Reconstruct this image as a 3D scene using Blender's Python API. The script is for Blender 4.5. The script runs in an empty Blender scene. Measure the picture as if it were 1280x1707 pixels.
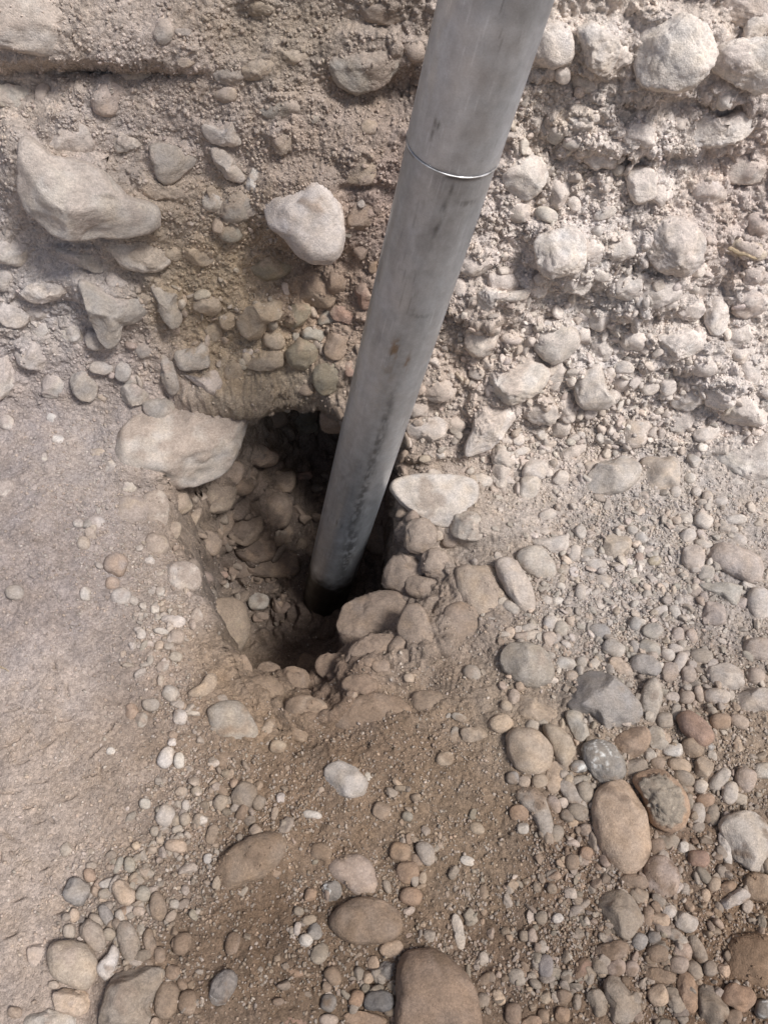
import bpy, math, random
import numpy as np

# ------------------------------------------------------------------ camera, sky, sun, exposure
H = 1.0                       # camera height above the gravel floor (m)
F = 1290.0                    # focal length in pixels of the 1280 x 1707 photograph
PITCH = math.radians(53.7)    # looking down
W0, H0 = 1280.0, 1707.0
sc = bpy.context.scene
cam_d = bpy.data.cameras.new('camera')
cam = bpy.data.objects.new('camera', cam_d)
sc.collection.objects.link(cam)
cam.location = (0, 0, H)
cam.rotation_euler = (math.pi / 2 - PITCH, 0, 0)
cam_d.sensor_fit = 'VERTICAL'
cam_d.sensor_height = 36.0
cam_d.lens = 36.0 * F / H0
cam_d.clip_start = 0.02
cam_d.clip_end = 200
sc.camera = cam

SUN_EL, SUN_AZ = math.radians(56), math.radians(120)   # azimuth: clockwise from +y (behind the bank)
world = bpy.data.worlds.new('World')
sc.world = world
world.use_nodes = True
wn = world.node_tree.nodes
wl = world.node_tree.links
sky = wn.new('ShaderNodeTexSky')
sky.sky_type = 'NISHITA'
sky.sun_disc = False
sky.sun_elevation = SUN_EL
sky.sun_rotation = SUN_AZ
sky.dust_density = 4.0
sky.ozone_density = 0.6
wl.new(sky.outputs[0], wn['Background'].inputs[0])
wn['Background'].inputs[1].default_value = 0.066
sun_d = bpy.data.lights.new('sun', 'SUN')
sun_d.energy = 2.5
sun_d.angle = math.radians(14)
sun_d.color = (1.0, 0.975, 0.95)
sun = bpy.data.objects.new('sun', sun_d)
sc.collection.objects.link(sun)
sun.rotation_euler = (math.pi / 2 - SUN_EL, 0, math.pi - SUN_AZ)
sc.view_settings.view_transform = 'Standard'
sc.view_settings.look = 'None'
sc.view_settings.gamma = 1
sc.view_settings.exposure = 0.50
sc.cycles.max_bounces = 6

rng = np.random.default_rng(7)
f32 = np.float32
FWD = np.array([0, math.cos(PITCH), -math.sin(PITCH)])
UP = np.array([0, math.sin(PITCH), math.cos(PITCH)])
CAM = np.array([0, 0, H])

def ray(px, py):                                   # direction with unit depth along the optical axis
    px = np.asarray(px, float); py = np.asarray(py, float)
    u = (px - W0 / 2) / F; v = (H0 / 2 - py) / F
    return np.stack([u, FWD[1] + v * UP[1], FWD[2] + v * UP[2]], -1)

def project(P):
    r = P - CAM
    d = r[..., 1] * FWD[1] + r[..., 2] * FWD[2]
    d = np.where(d < 0.03, 0.03, d)
    return W0 / 2 + F * r[..., 0] / d, H0 / 2 - F * (r[..., 1] * UP[1] + r[..., 2] * UP[2]) / d, d

# ------------------------------------------------------------------ noise in numpy
def _hash(ix, iy, iz, s=0):
    h = (ix.astype(np.int64) * 374761393 + iy.astype(np.int64) * 668265263 + iz.astype(np.int64) * 2147483647 + s * 974634777) & 0xffffffff
    h = ((h ^ (h >> 13)) * 1274126177) & 0xffffffff
    h = ((h ^ (h >> 16)) * 2246822519) & 0xffffffff
    return h ^ (h >> 15)

ROT = np.linalg.qr(np.random.default_rng(11).normal(size=(3, 3)))[0]
def vnoise(P, scale, seed=0):                      # smooth gradient noise, about -1..1
    Q = ((P @ ROT) * scale + seed * 3.17).astype(f32)
    I = np.floor(Q).astype(np.int32); R = (Q - I).astype(f32)
    U = R * R * R * (R * (R * 6 - 15) + 10)
    out = np.zeros(len(P), f32)
    for dx in (0, 1):
        wx = U[:, 0] if dx else 1 - U[:, 0]
        for dy in (0, 1):
            wy = U[:, 1] if dy else 1 - U[:, 1]
            for dz in (0, 1):
                wz = U[:, 2] if dz else 1 - U[:, 2]
                h = _hash(I[:, 0] + dx, I[:, 1] + dy, I[:, 2] + dz, seed)
                gx = ((h & 1023).astype(f32) / 511.5 - 1); gy = (((h >> 10) & 1023).astype(f32) / 511.5 - 1); gz = (((h >> 20) & 1023).astype(f32) / 511.5 - 1)
                out += wx * wy * wz * (gx * (R[:, 0] - dx) + gy * (R[:, 1] - dy) + gz * (R[:, 2] - dz))
    return out * 1.6

def fbm(P, scale, octs=3, seed=0, gain=0.5):
    o = np.zeros(len(P), f32); a = 1.0
    for k in range(octs):
        o += a * vnoise(P, scale * 2 ** k, seed + k * 17); a *= gain
    return o

def worley(X, Y, cell, seed=0, jit=0.85):          # rounded bumps: distance to the nearest and the second cell centre, id
    x = X / cell; y = Y / cell
    ix = np.floor(x).astype(np.int32); iy = np.floor(y).astype(np.int32)
    d1 = np.full(x.shape, 9.0, f32); d2 = np.full(x.shape, 9.0, f32); idn = np.zeros(x.shape, np.int64)
    z = np.zeros_like(ix)
    for a in (-1, 0, 1):
        for b in (-1, 0, 1):
            h = _hash(ix + a, iy + b, z, seed)
            cx = ix + a + .5 + jit * ((h & 1023) / 1023.0 - .5); cy = iy + b + .5 + jit * (((h >> 10) & 1023) / 1023.0 - .5)
            ex = x - cx; ey = y - cy
            th = ((h >> 3) & 255) / 255.0 * 3.1416
            c, s = np.cos(th), np.sin(th)
            k = 0.75 + 0.5 * ((h >> 22) & 255) / 255.0
            d = (np.sqrt((ex * c + ey * s) ** 2 * 1.35 + (ey * c - ex * s) ** 2 * .8) * k).astype(f32)
            m = d < d1
            d2 = np.where(m, d1, np.minimum(d2, d)); d1 = np.where(m, d, d1); idn = np.where(m, h, idn)
    return d1, d2, idn

def sstep(a, b, x):
    t = np.clip((x - a) / (b - a), 0, 1)
    return t * t * (3 - 2 * t)

# ------------------------------------------------------------------ soil colours place by place, with some shade put into the hole's
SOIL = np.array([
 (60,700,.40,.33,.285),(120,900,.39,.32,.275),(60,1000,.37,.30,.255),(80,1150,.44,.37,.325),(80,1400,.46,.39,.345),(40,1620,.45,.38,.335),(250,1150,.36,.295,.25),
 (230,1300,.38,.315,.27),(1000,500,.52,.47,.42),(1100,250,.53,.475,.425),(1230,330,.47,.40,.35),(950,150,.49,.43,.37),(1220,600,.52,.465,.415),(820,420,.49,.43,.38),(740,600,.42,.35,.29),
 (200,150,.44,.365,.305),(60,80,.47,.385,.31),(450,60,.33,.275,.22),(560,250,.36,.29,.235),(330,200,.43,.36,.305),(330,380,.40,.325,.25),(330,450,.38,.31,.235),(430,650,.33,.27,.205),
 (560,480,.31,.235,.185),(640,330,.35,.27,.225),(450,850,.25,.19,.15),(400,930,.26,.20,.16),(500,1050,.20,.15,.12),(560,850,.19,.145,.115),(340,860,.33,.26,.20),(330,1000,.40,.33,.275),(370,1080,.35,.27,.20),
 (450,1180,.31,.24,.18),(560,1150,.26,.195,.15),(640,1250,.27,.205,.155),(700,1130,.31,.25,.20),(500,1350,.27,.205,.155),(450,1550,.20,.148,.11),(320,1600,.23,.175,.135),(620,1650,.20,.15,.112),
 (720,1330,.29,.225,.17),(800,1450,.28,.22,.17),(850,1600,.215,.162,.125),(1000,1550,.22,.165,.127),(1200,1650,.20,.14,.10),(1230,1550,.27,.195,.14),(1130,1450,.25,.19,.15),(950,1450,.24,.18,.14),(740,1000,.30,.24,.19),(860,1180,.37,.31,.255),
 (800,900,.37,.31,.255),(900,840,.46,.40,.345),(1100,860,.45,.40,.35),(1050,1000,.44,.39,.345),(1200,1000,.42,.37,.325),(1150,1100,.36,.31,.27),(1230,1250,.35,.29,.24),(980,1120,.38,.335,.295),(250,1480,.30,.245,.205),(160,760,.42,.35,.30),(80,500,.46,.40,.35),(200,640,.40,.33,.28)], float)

def soil_at(px, py, power=3.0):
    px = np.clip(px, -100, 1380); py = np.clip(py, -100, 1800)
    acc = np.zeros((len(px), 3), f32); ws = np.zeros(len(px), f32)
    for x, y, r, g, b in SOIL:
        w = (1.0 / (((px - x) ** 2 + (py - y) ** 2) / 3600.0 + .35) ** (power / 2 + .4)).astype(f32)
        acc += w[:, None] * np.array([r, g, b], f32); ws += w
    c = acc / ws[:, None]
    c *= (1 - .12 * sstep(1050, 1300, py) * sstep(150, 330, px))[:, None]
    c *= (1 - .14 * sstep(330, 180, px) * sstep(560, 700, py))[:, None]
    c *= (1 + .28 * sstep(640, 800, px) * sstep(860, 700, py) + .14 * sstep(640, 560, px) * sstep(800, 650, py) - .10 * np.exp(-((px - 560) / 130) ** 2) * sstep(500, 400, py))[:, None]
    pit = np.exp(-(((px - 480) / 165) ** 2 + ((py - 930) / 190) ** 2) ** 2)  # moist soil of the hole, darkened further to deepen its shade
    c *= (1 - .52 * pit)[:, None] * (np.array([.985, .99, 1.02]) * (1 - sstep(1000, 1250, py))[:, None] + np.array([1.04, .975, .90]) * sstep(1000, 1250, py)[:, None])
    tanw = np.exp(-(((px - 420) / 170) ** 2 + ((py - 520) / 150) ** 2) ** 2)
    c *= np.array([1, 1, 1]) - tanw[:, None] * np.array([-.04, .0, .10])
    c *= np.array([.965, 1.0, 1.045]) * sstep(330, 180, px)[:, None] + (1 - sstep(330, 180, px))[:, None]
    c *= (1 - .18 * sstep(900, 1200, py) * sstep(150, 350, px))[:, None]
    return c

# ------------------------------------------------------------------ materials
def earth_material(name, bump=0.5, fine=900, rough=0.95, speck=0.18):
    m = bpy.data.materials.new(name); m.use_nodes = True
    n, l = m.node_tree.nodes, m.node_tree.links
    b = n['Principled BSDF']
    b.inputs['Roughness'].default_value = rough
    b.inputs['Specular IOR Level'].default_value = 0.25
    at = n.new('ShaderNodeAttribute'); at.attribute_name = 'Col'
    tc = n.new('ShaderNodeNewGeometry')
    def noise(s, det, ro=.6):
        t = n.new('ShaderNodeTexNoise'); t.inputs['Scale'].default_value = s; t.inputs['Detail'].default_value = det; t.inputs['Roughness'].default_value = ro
        l.new(tc.outputs['Position'], t.inputs['Vector']); return t
    n1 = noise(fine, 3); n2 = noise(60, 5, .65)
    vo = n.new('ShaderNodeTexVoronoi'); vo.inputs['Scale'].default_value = fine * .42
    l.new(tc.outputs['Position'], vo.inputs['Vector'])
    def mapr(src, a, c, lo, hi):
        r = n.new('ShaderNodeMapRange'); r.inputs[1].default_value = a; r.inputs[2].default_value = c; r.inputs[3].default_value = lo; r.inputs[4].default_value = hi
        l.new(src, r.inputs[0]); return r.outputs[0]
    def mul(x, y):
        k = n.new('ShaderNodeMath'); k.operation = 'MULTIPLY'; l.new(x, k.inputs[0]); l.new(y, k.inputs[1]); return k.outputs[0]
    fac = mul(mapr(n1.outputs[0], .3, .7, 1 - speck, 1 + speck), mapr(n2.outputs[0], .3, .7, .86, 1.14))
    sp = n.new('ShaderNodeSeparateColor'); l.new(vo.outputs['Color'], sp.inputs[0])
    fac = mul(fac, mapr(sp.outputs[0], 0, 1, 1 - speck, 1 + speck))
    vm = n.new('ShaderNodeVectorMath'); vm.operation = 'SCALE'
    l.new(at.outputs['Color'], vm.inputs[0]); l.new(fac, vm.inputs['Scale'])
    l.new(vm.outputs[0], b.inputs['Base Color'])
    ad = n.new('ShaderNodeMath'); ad.operation = 'ADD'
    l.new(mapr(vo.outputs['Distance'], 0, .8, .5, 0), ad.inputs[0]); l.new(n1.outputs[0], ad.inputs[1])
    bp = n.new('ShaderNodeBump'); bp.inputs['Strength'].default_value = bump; bp.inputs['Distance'].default_value = .002
    l.new(ad.outputs[0], bp.inputs['Height']); l.new(bp.outputs[0], b.inputs['Normal'])
    return m

M_SOIL = earth_material('dry_soil', 1.0, 800, .97, .22)
M_STONE = earth_material('dusty_stone', .5, 1000, .9, .15)
M_PEB = earth_material('pebble_stone', .4, 1100, .88, .15)

def mesh_obj(name, V, faces_flat, nper, col, mat, smooth=True):
    V = np.ascontiguousarray(V, f32); nf = len(faces_flat) // nper
    me = bpy.data.meshes.new(name)
    me.vertices.add(len(V)); me.vertices.foreach_set('co', V.ravel())
    me.loops.add(len(faces_flat)); me.loops.foreach_set('vertex_index', np.ascontiguousarray(faces_flat, np.int32))
    me.polygons.add(nf)
    me.polygons.foreach_set('loop_start', np.arange(0, nf * nper, nper, dtype=np.int32))
    me.polygons.foreach_set('loop_total', np.full(nf, nper, np.int32))
    me.polygons.foreach_set('use_smooth', np.full(nf, smooth, bool))
    me.update(calc_edges=True)
    if col is not None:
        ca = me.color_attributes.new('Col', 'FLOAT_COLOR', 'POINT')
        c4 = np.ones((len(V), 4), f32); c4[:, :3] = col
        ca.data.foreach_set('color', c4.ravel())
    me.materials.append(mat)
    o = bpy.data.objects.new(name, me)
    sc.collection.objects.link(o)
    return o

# ------------------------------------------------------------------ the ground sheet: gravel floor, pit and bank in one surface
def axis(lo, hi, step, ends_lo, ends_hi):          # dense in the middle, growing steps outwards
    a = list(np.arange(lo, hi, step)); s = step; x = a[-1]
    while x < ends_hi: s *= 1.12; x += s; a.append(x)
    s = step; x = a[0]; pre = []
    while x > ends_lo: s *= 1.12; x -= s; pre.append(x)
    return np.array(pre[::-1] + a)

DS = 0.00165
ux = axis(-.60, .60, DS, -14, 14)
Y0, FR, ANG, ZT = .735, .13, math.radians(75), 1.15
tt = axis(-.06, 1.72, DS, -12, 16)

def profile(t):                                     # arc length -> (y, z) and normal
    y = np.empty_like(t); z = np.empty_like(t); a = np.empty_like(t)
    L1 = Y0; La = FR * ANG; Lw = (ZT - FR * (1 - math.cos(ANG))) / math.sin(ANG); L2 = L1 + La; L3 = L2 + Lw; L4 = L3 + La
    m = t <= L1; y[m] = t[m]; z[m] = 0; a[m] = 0
    m = (t > L1) & (t <= L2); q = (t[m] - L1) / FR; y[m] = Y0 + FR * np.sin(q); z[m] = FR * (1 - np.cos(q)); a[m] = q
    y2 = Y0 + FR * math.sin(ANG); z2 = FR * (1 - math.cos(ANG))
    m = (t > L2) & (t <= L3); q = t[m] - L2; y[m] = y2 + q * math.cos(ANG); z[m] = z2 + q * math.sin(ANG); a[m] = ANG
    y3 = y2 + Lw * math.cos(ANG); z3 = z2 + Lw * math.sin(ANG)
    m = (t > L3) & (t <= L4); q = ANG - (t[m] - L3) / FR; y[m] = y3 + FR * (math.sin(ANG) - np.sin(q)); z[m] = z3 + FR * (np.cos(q) - math.cos(ANG)); a[m] = q
    m = t > L4; y[m] = y3 + FR * math.sin(ANG) + (t[m] - L4); z[m] = z3 + FR * (1 - math.cos(ANG)); a[m] = 0
    return y, z, a

py_, pz_, pa_ = profile(tt)
NU, NT = len(ux), len(tt)
X = np.repeat(ux[None, :], NT, 0); Y = np.repeat(py_[:, None], NU, 1); Z = np.repeat(pz_[:, None], NU, 1)
AN = np.repeat(pa_[:, None], NU, 1)
NY, NZ = -np.sin(AN), np.cos(AN)
wallness = sstep(.35, .95, AN / ANG) * (np.repeat(tt[:, None], NU, 1) < 2.3)
near = np.exp(-(np.maximum(0, np.abs(X) - .7) / .5) ** 2) * np.exp(-(np.maximum(0, Y - 1.4) / .5) ** 2) * np.exp(-(np.maximum(0, -.2 - Y) / .5) ** 2)

lz = sstep(-.24, -.36, X)
# dusty slope rising to the left, gravel cone against the bank on the right
Z = Z + (.11 * sstep(-.22, -.55, X) * sstep(.25, .75, Y) + .035 * sstep(.12, .45, X) * sstep(.55, .80, Y)) * (1 - wallness)
Z = Z + .025 * sstep(-.05, -.5, X) * sstep(.6, .2, Y) * (1 - wallness)
Z = Z - .012 * sstep(.40, .1, Y) * sstep(-.15, 0, X)

# pit: rim drawn on the floor
def floor_xy(pts):
    r = ray([p[0] for p in pts], [p[1] for p in pts]); d = -H / r[:, 2]
    return np.stack([r[:, 0] * d, r[:, 1] * d], 1)
RIM = floor_xy([(262, 800), (285, 860), (300, 930), (318, 985), (350, 1035), (375, 1080), (385, 1130), (430, 1185), (500, 1215), (570, 1205), (625, 1150), (700, 1130), (752, 1085), (778, 1020), (770, 950), (735, 900), (700, 850), (690, 760), (640, 700), (420, 690), (300, 760)])
RIM[-4:, 1] = 1.2; RIM[-5, 1] = 1.0; RIM[0, 1] = 1.0

CORE = floor_xy([(285, 850), (305, 930), (328, 985), (352, 1030), (372, 1085), (430, 1118), (510, 1122), (565, 1095), (585, 1030), (640, 985), (675, 930), (660, 870), (650, 780), (560, 700), (420, 720), (320, 760)]) 
CORE[:, :] = CORE * 1.06; CORE[-4:, 1] = 1.2; CORE[0, 1] = 1.0; CORE[-5, 1] = 1.0

def poly_sd(x, y, P):                              # signed distance, positive inside
    d = np.full(x.shape, 1e9, f32); inside = np.zeros(x.shape, bool)
    n = len(P)
    for i in range(n):
        ax, ay = P[i]; bx, by = P[(i + 1) % n]
        ex, ey = bx - ax, by - ay
        t = np.clip(((x - ax) * ex + (y - ay) * ey) / (ex * ex + ey * ey + 1e-12), 0, 1)
        d = np.minimum(d, np.hypot(x - ax - t * ex, y - ay - t * ey))
        c = ((ay > y) != (by > y)) & (x < (bx - ax) * (y - ay) / (by - ay + 1e-12) + ax)
        inside ^= c
    return np.where(inside, d, -d)

sel = (np.abs(X) < .5) & (Y > .2) & (Y < 1.3)
sd = np.full(X.shape, -1.0, f32)
wob = fbm(np.stack([X[sel], Y[sel], 0 * X[sel]], 1), 14, 2, 5) * .014
sd[sel] = poly_sd(X[sel], np.minimum(Y[sel], .86), RIM) + wob
deepx = sstep(-.235, -.12, X)                       # the left third is a shallower shelf
sd2 = np.full(X.shape, -1.0, f32)
sd2[sel] = poly_sd(X[sel], np.minimum(Y[sel], .86), CORE) + wob * .8
depth = .085 + .0 * deepx
core = .30 * sstep(-.004, .034, sd2)
width = .030 + .095 * sstep(-.13, .03, X) + .065 * sstep(.62, .50, Y) * sstep(-.22, -.12, X)
hole = depth * sstep(-.012, 1, np.clip(sd / width, -.2, 1))
shaft = -.07 * np.exp(-((X + .105) ** 2 + (Y - .785) ** 2) / .07 ** 2) + .0 * np.exp(-(((X + .145) / .128) ** 2 + ((Y - .725) / .185) ** 2) ** 3.0)
hole = hole + core + shaft * (sd2 > 0)
soft = .018 * sstep(-.06, .0, sd) * sstep(.02, 0, sd)
wallfade = sstep(.22, .02, pz_)[:, None] if False else sstep(.20, .0, Z)
Z = Z - np.where(AN < .02, hole + soft, hole * wallfade)
Z = Z + .008 * sstep(-.05, -.005, sd) * (X < -.12) * (sd < .0)
# cavity undercut into the bank behind the pipe
cx, cz = -.125, -.15
cav = np.exp(-(((X - cx) / .115) ** 2 + ((Z - cz + .25 * (X - cx)) / .16) ** 2) ** 1.5)
cav2 = .7 * np.exp(-(((X - .03) / .07) ** 2 + ((Z + .13) / .095) ** 2) ** 1.5)
Y = Y + .32 * np.maximum(cav, cav2) * sstep(.70, .80, Y)
cav3 = .09 * np.exp(-(((X + .26) / .10) ** 2 + ((Z + .02) / .07) ** 2) ** 1.6)   # hollow under the ledge boulder
Y = Y + cav3 * sstep(.72, .82, Y)

# the left flank: one smooth dusty slope from floor to bank
def blur_t(A, k):
    c = np.cumsum(np.pad(A, ((k + 1, k), (0, 0)), mode='edge'), 0)
    return (c[2 * k + 1:] - c[:-2 * k - 1]) / (2 * k + 1)
lm_ = sstep(-.30, -.40, X) * (np.abs(Y - .80) < .6) * (Z < .6) * (np.abs(X) < 2)
Yb, Zb = Y, Z
for _ in range(3): Yb, Zb = blur_t(Yb, 55), blur_t(Zb, 55)
Y = Y + (Yb - Y) * lm_ * .9; Z = Z + (Zb - Z) * lm_ * .9
S = np.repeat(tt[:, None], NU, 1)

# ledges, swellings and cracks of the bank: (px, py, rx, ry, height, sharp lower edge)
BUMPS = [(150,60,190,62,.026,1),(150,118,150,16,-.030,0),(30,150,60,18,-.018,0),(520,40,160,60,-.012,0),(610,150,110,50,-.018,0),(660,160,60,40,-.022,0),
 (360,290,90,60,-.012,0),(100,300,110,90,.012,0),(230,330,110,70,.012,0),(620,250,70,60,.012,1),(470,430,90,60,-.030,0),(540,500,80,90,-.028,0),(430,560,120,100,-.018,0),(400,640,110,36,.020,1),(500,740,70,50,-.02,0),
 (1110,110,110,60,.022,1),(950,70,70,60,.018,1),(1240,120,60,60,.02,1),(1060,210,110,45,.020,1),(1100,275,130,26,-.010,0),(960,290,60,40,-.010,0),(1230,290,60,40,-.014,0),
 (1000,380,150,60,.014,1),(930,420,70,50,.014,1),(1130,420,70,60,.016,1),(1070,490,70,36,.018,1),(1110,525,60,20,-.018,0),(985,500,60,26,-.014,0),(1130,580,70,30,.016,1),(1020,560,50,40,-.008,0),(1230,620,70,60,.016,1),(1240,700,80,60,.016,1),(1050,700,90,40,.012,1),(1050,760,110,16,-.012,0),
 (740,560,60,90,-.012,0),(830,500,60,30,.014,1),(860,640,70,40,.012,1),(720,720,60,50,.012,1),(300,740,120,70,.012,1),(730,850,90,60,.022,1),(830,860,60,50,.015,1),(100,450,90,50,.012,1),(90,520,80,50,-.008,0),
 (1180,470,30,60,-.012,0),(1215,440,40,50,-.012,0),(850,400,60,40,-.010,0),(900,220,50,60,-.006,0)]
PX, PY, PD = project(np.stack([X, Y, Z], -1))
hb = np.zeros_like(X)
for bx, by, rx, ry, hh, sh in BUMPS:
    qx = (PX - bx) / rx; qy = (PY - by) / ry
    m = (np.abs(qx) < 1.6) & (np.abs(qy) < 1.8) & (Y > .3)
    qx, qy = qx[m], qy[m]
    if sh: v = np.exp(-qx ** 4) * sstep(1.08, .80, qy) * sstep(-1.6, .5, qy)
    else: v = np.exp(-(qx ** 2 + qy ** 2) ** 1.3)
    hb[m] += hh * v
Y = Y + NY * hb * .95; Z = Z + NZ * hb

def normals():
    P = np.stack([X, Y, Z], -1).astype(f32)
    du = np.gradient(P, axis=1); dt = np.gradient(P, axis=0)
    n = np.cross(du, dt); n /= np.linalg.norm(n, axis=-1, keepdims=True) + 1e-12
    return n
def push(h, N):
    global X, Y, Z
    X = X + N[..., 0] * h; Y = Y + N[..., 1] * h; Z = Z + N[..., 2] * h

wz = .05 * vnoise(np.stack([X.ravel(), Y.ravel(), Z.ravel()], 1), 9, 77).reshape(X.shape)
wallness = wallness * (1 - lz) + lz * np.minimum(wallness, sstep(.10, .30, Z + wz))
N = normals()
shape = X.shape
P3 = np.stack([X, Y, Z], -1).reshape(-1, 3).astype(f32)
PX, PY, PD = project(np.stack([X, Y, Z], -1))
inpit = sstep(-.01, .04, sd) * sstep(.09, .0, Z)
left = sstep(330, 180, PX) * sstep(620, 760, PY) * (1 - wallness)           # fine dust
lleft = sstep(260, 120, PX - (PY - 1400) * -.10) * sstep(1020, 1150, PY)     # smooth trodden dust
rwall = wallness * sstep(600, 720, PX)
lwall = wallness * sstep(720, 600, PX)
crust = rwall * 1.0 + lwall * .75 + (1 - wallness) * .35
low = fbm(P3, 11, 3, 1).reshape(shape)
push(((.010 - .004 * lwall) * low * wallness + .006 * low * (1 - wallness) * (1 - .3 * lleft)) * near, N)
warp = fbm(P3, 40, 2, 9).reshape(shape) * .006
warp2 = fbm(P3, 46, 2, 10).reshape(shape) * .006
h = np.zeros_like(X)
msk = fbm(P3, 16, 2, 21).reshape(shape)
for cell, amp, seed, wm in ((.040, .008, 3, np.clip(wallness * .9 + inpit * .6, 0, 1) * sstep(-.3, .3, msk)),
                            (.020, .0055, 4, np.clip(crust + inpit * .4, 0, 1) * (1 - left * .6)),
                            (.0105, .0030, 5, np.clip(crust + .15, 0, 1) * (1 - left * .45)),
                            (.0062, .0027, 6, np.clip(crust * .8 + .25, 0, 1) * (1 - .55 * lleft))):
    d1, d2, idn = worley(X + warp, S + warp2, cell, seed)
    rr = ((idn >> 5) & 255) / 255.0
    dome = np.clip(1 - (d1 / .62) ** 2, 0, 1) ** .6 * (.35 + .9 * rr) * (rr > (.5 if cell > .015 else .3))
    h += (amp * wm * (1 - .85 * inpit) * (1 - (.65 if cell > .015 else .45) * lwall * sstep(560, 420, PY)) * (dome - (.12 if cell > .015 else .25))).astype(f32)
P3b = (P3 + np.random.default_rng(1).normal(0, 1e-6, P3.shape)).astype(f32)
clump = np.abs(vnoise(P3b, 55, 31)).reshape(shape) * .8 + np.abs(vnoise(P3b, 120, 32)).reshape(shape) * .5
pitc = np.clip(np.abs(vnoise(P3b, 30, 61)).reshape(shape) * 1.6, 0, .8) * (.010 + .012 * sstep(.66, .74, Y)) + (.3 - np.abs(vnoise(P3b, 85, 62)).reshape(shape)) * .007
h += pitc * inpit
h += .0085 * rwall * (clump - .25) + .0018 * lwall * (clump - .25) + .0022 * (1 - wallness) * (clump - .25) * (1 - .6 * lleft)
fine = vnoise(P3b, 260, 33).reshape(shape); fine2 = vnoise(P3b, 520, 34).reshape(shape)
h += (.0011 + .0011 * wallness) * fine * (1 - .3 * lleft) + .0008 * fine2
# short tread dents pressed into the trodden dust: (px, py, half length, angle, bend)
for sx, sy, hl, an, bd in [(48,1146,15,-20,.012),(22,1183,14,-15,.010),(70,1187,15,4,.012),(86,1148,9,10,-.02),(113,1152,14,82,.006),(54,1112,5,80,.01),(92,1112,6,70,.02),(20,1237,18,-30,.006),(83,1240,13,-32,.01),(160,1253,17,-42,.006),
                           (152,1293,13,-10,.01),(167,1283,15,84,.004),(70,1303,11,-12,.02),(20,1321,18,-4,.008),(116,1331,14,-25,.014),(68,1370,10,-18,.01),(88,1368,6,60,.03),(15,1393,15,40,.008),(48,1345,10,10,.05),(2,1428,8,85,.01),(74,1448,8,-30,.02),
                           (125,1412,6,85,.01),(60,1578,14,-12,-.012),(46,1592,10,75,.01),(185,1212,15,-48,.006),(30,1500,12,-20,.01),(20,1560,13,-25,.012),(100,1520,9,-20,.02),(40,1270,10,-20,.02),(110,1200,10,-10,.02)]:
    m = (np.abs(PX - sx) < 32) & (np.abs(PY - sy) < 32) & (Y < .8)
    ca, sa = math.cos(math.radians(an)), math.sin(math.radians(an))
    ex_, ey_ = PX[m] - sx, PY[m] - sy
    ta = ex_ * ca + ey_ * sa; nb_ = -ex_ * sa + ey_ * ca + bd * ta ** 2 - bd * hl ** 2 * .4
    fl = np.exp(-(ta / hl) ** 4)
    h[m] += fl * (-.0060 * np.exp(-(nb_ / 2.3) ** 2) + .0022 * np.exp(-((nb_ - 5) / 3.5) ** 2))
push(h * near, N)
PX, PY, PD = project(np.stack([X, Y, Z], -1))


# depth map of the finished ground, used to seat every stone on the real surface
BW, BH, BS = 640, 854, 2.0
def splat():
    d = np.full((BH, BW), 9.0, f32)
    x = (PX.ravel() / BS).astype(int); y = (PY.ravel() / BS).astype(int)
    m = (x >= 0) & (x < BW) & (y >= 0) & (y < BH)
    np.minimum.at(d, (y[m], x[m]), PD.ravel()[m].astype(f32))
    for _ in range(6):
        hole_ = d > 8
        if not hole_.any(): break
        p = np.pad(d, 1, mode='edge')
        st = np.stack([p[a:a + BH, b:b + BW] for a in range(3) for b in range(3)])
        ok = st < 8; s = np.where(ok, st, 0).sum(0) / np.maximum(ok.sum(0), 1)
        d = np.where(hole_ & (ok.sum(0) > 0), s, d)
    return d
DM = splat()
gy, gx = np.mgrid[0:BH, 0:BW]
PM = CAM + ray((gx + .5) * BS, (gy + .5) * BS) * DM[..., None]

def seat(px, py, w, hh):
    px_ = min(max(px, 8), W0 - 8); py_2 = min(max(py, 8), H0 - 8)
    rx = max(3, int(w * .3 / BS)); ry = max(3, int(hh * .3 / BS))
    cx_, cy_ = int(px_ / BS), int(py_2 / BS)
    blk = PM[max(0, cy_ - ry):cy_ + ry + 1, max(0, cx_ - rx):cx_ + rx + 1].reshape(-1, 3)
    c = np.median(blk, 0)
    q = blk - blk.mean(0)
    u_, s_, vt = np.linalg.svd(q[::max(1, len(q) // 400)], full_matrices=False)
    n = vt[2]; 
    if np.dot(n, CAM - c) < 0: n = -n
    dep = np.dot(c - CAM, FWD)
    return CAM + ray(px, py) * dep, n, dep

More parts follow.
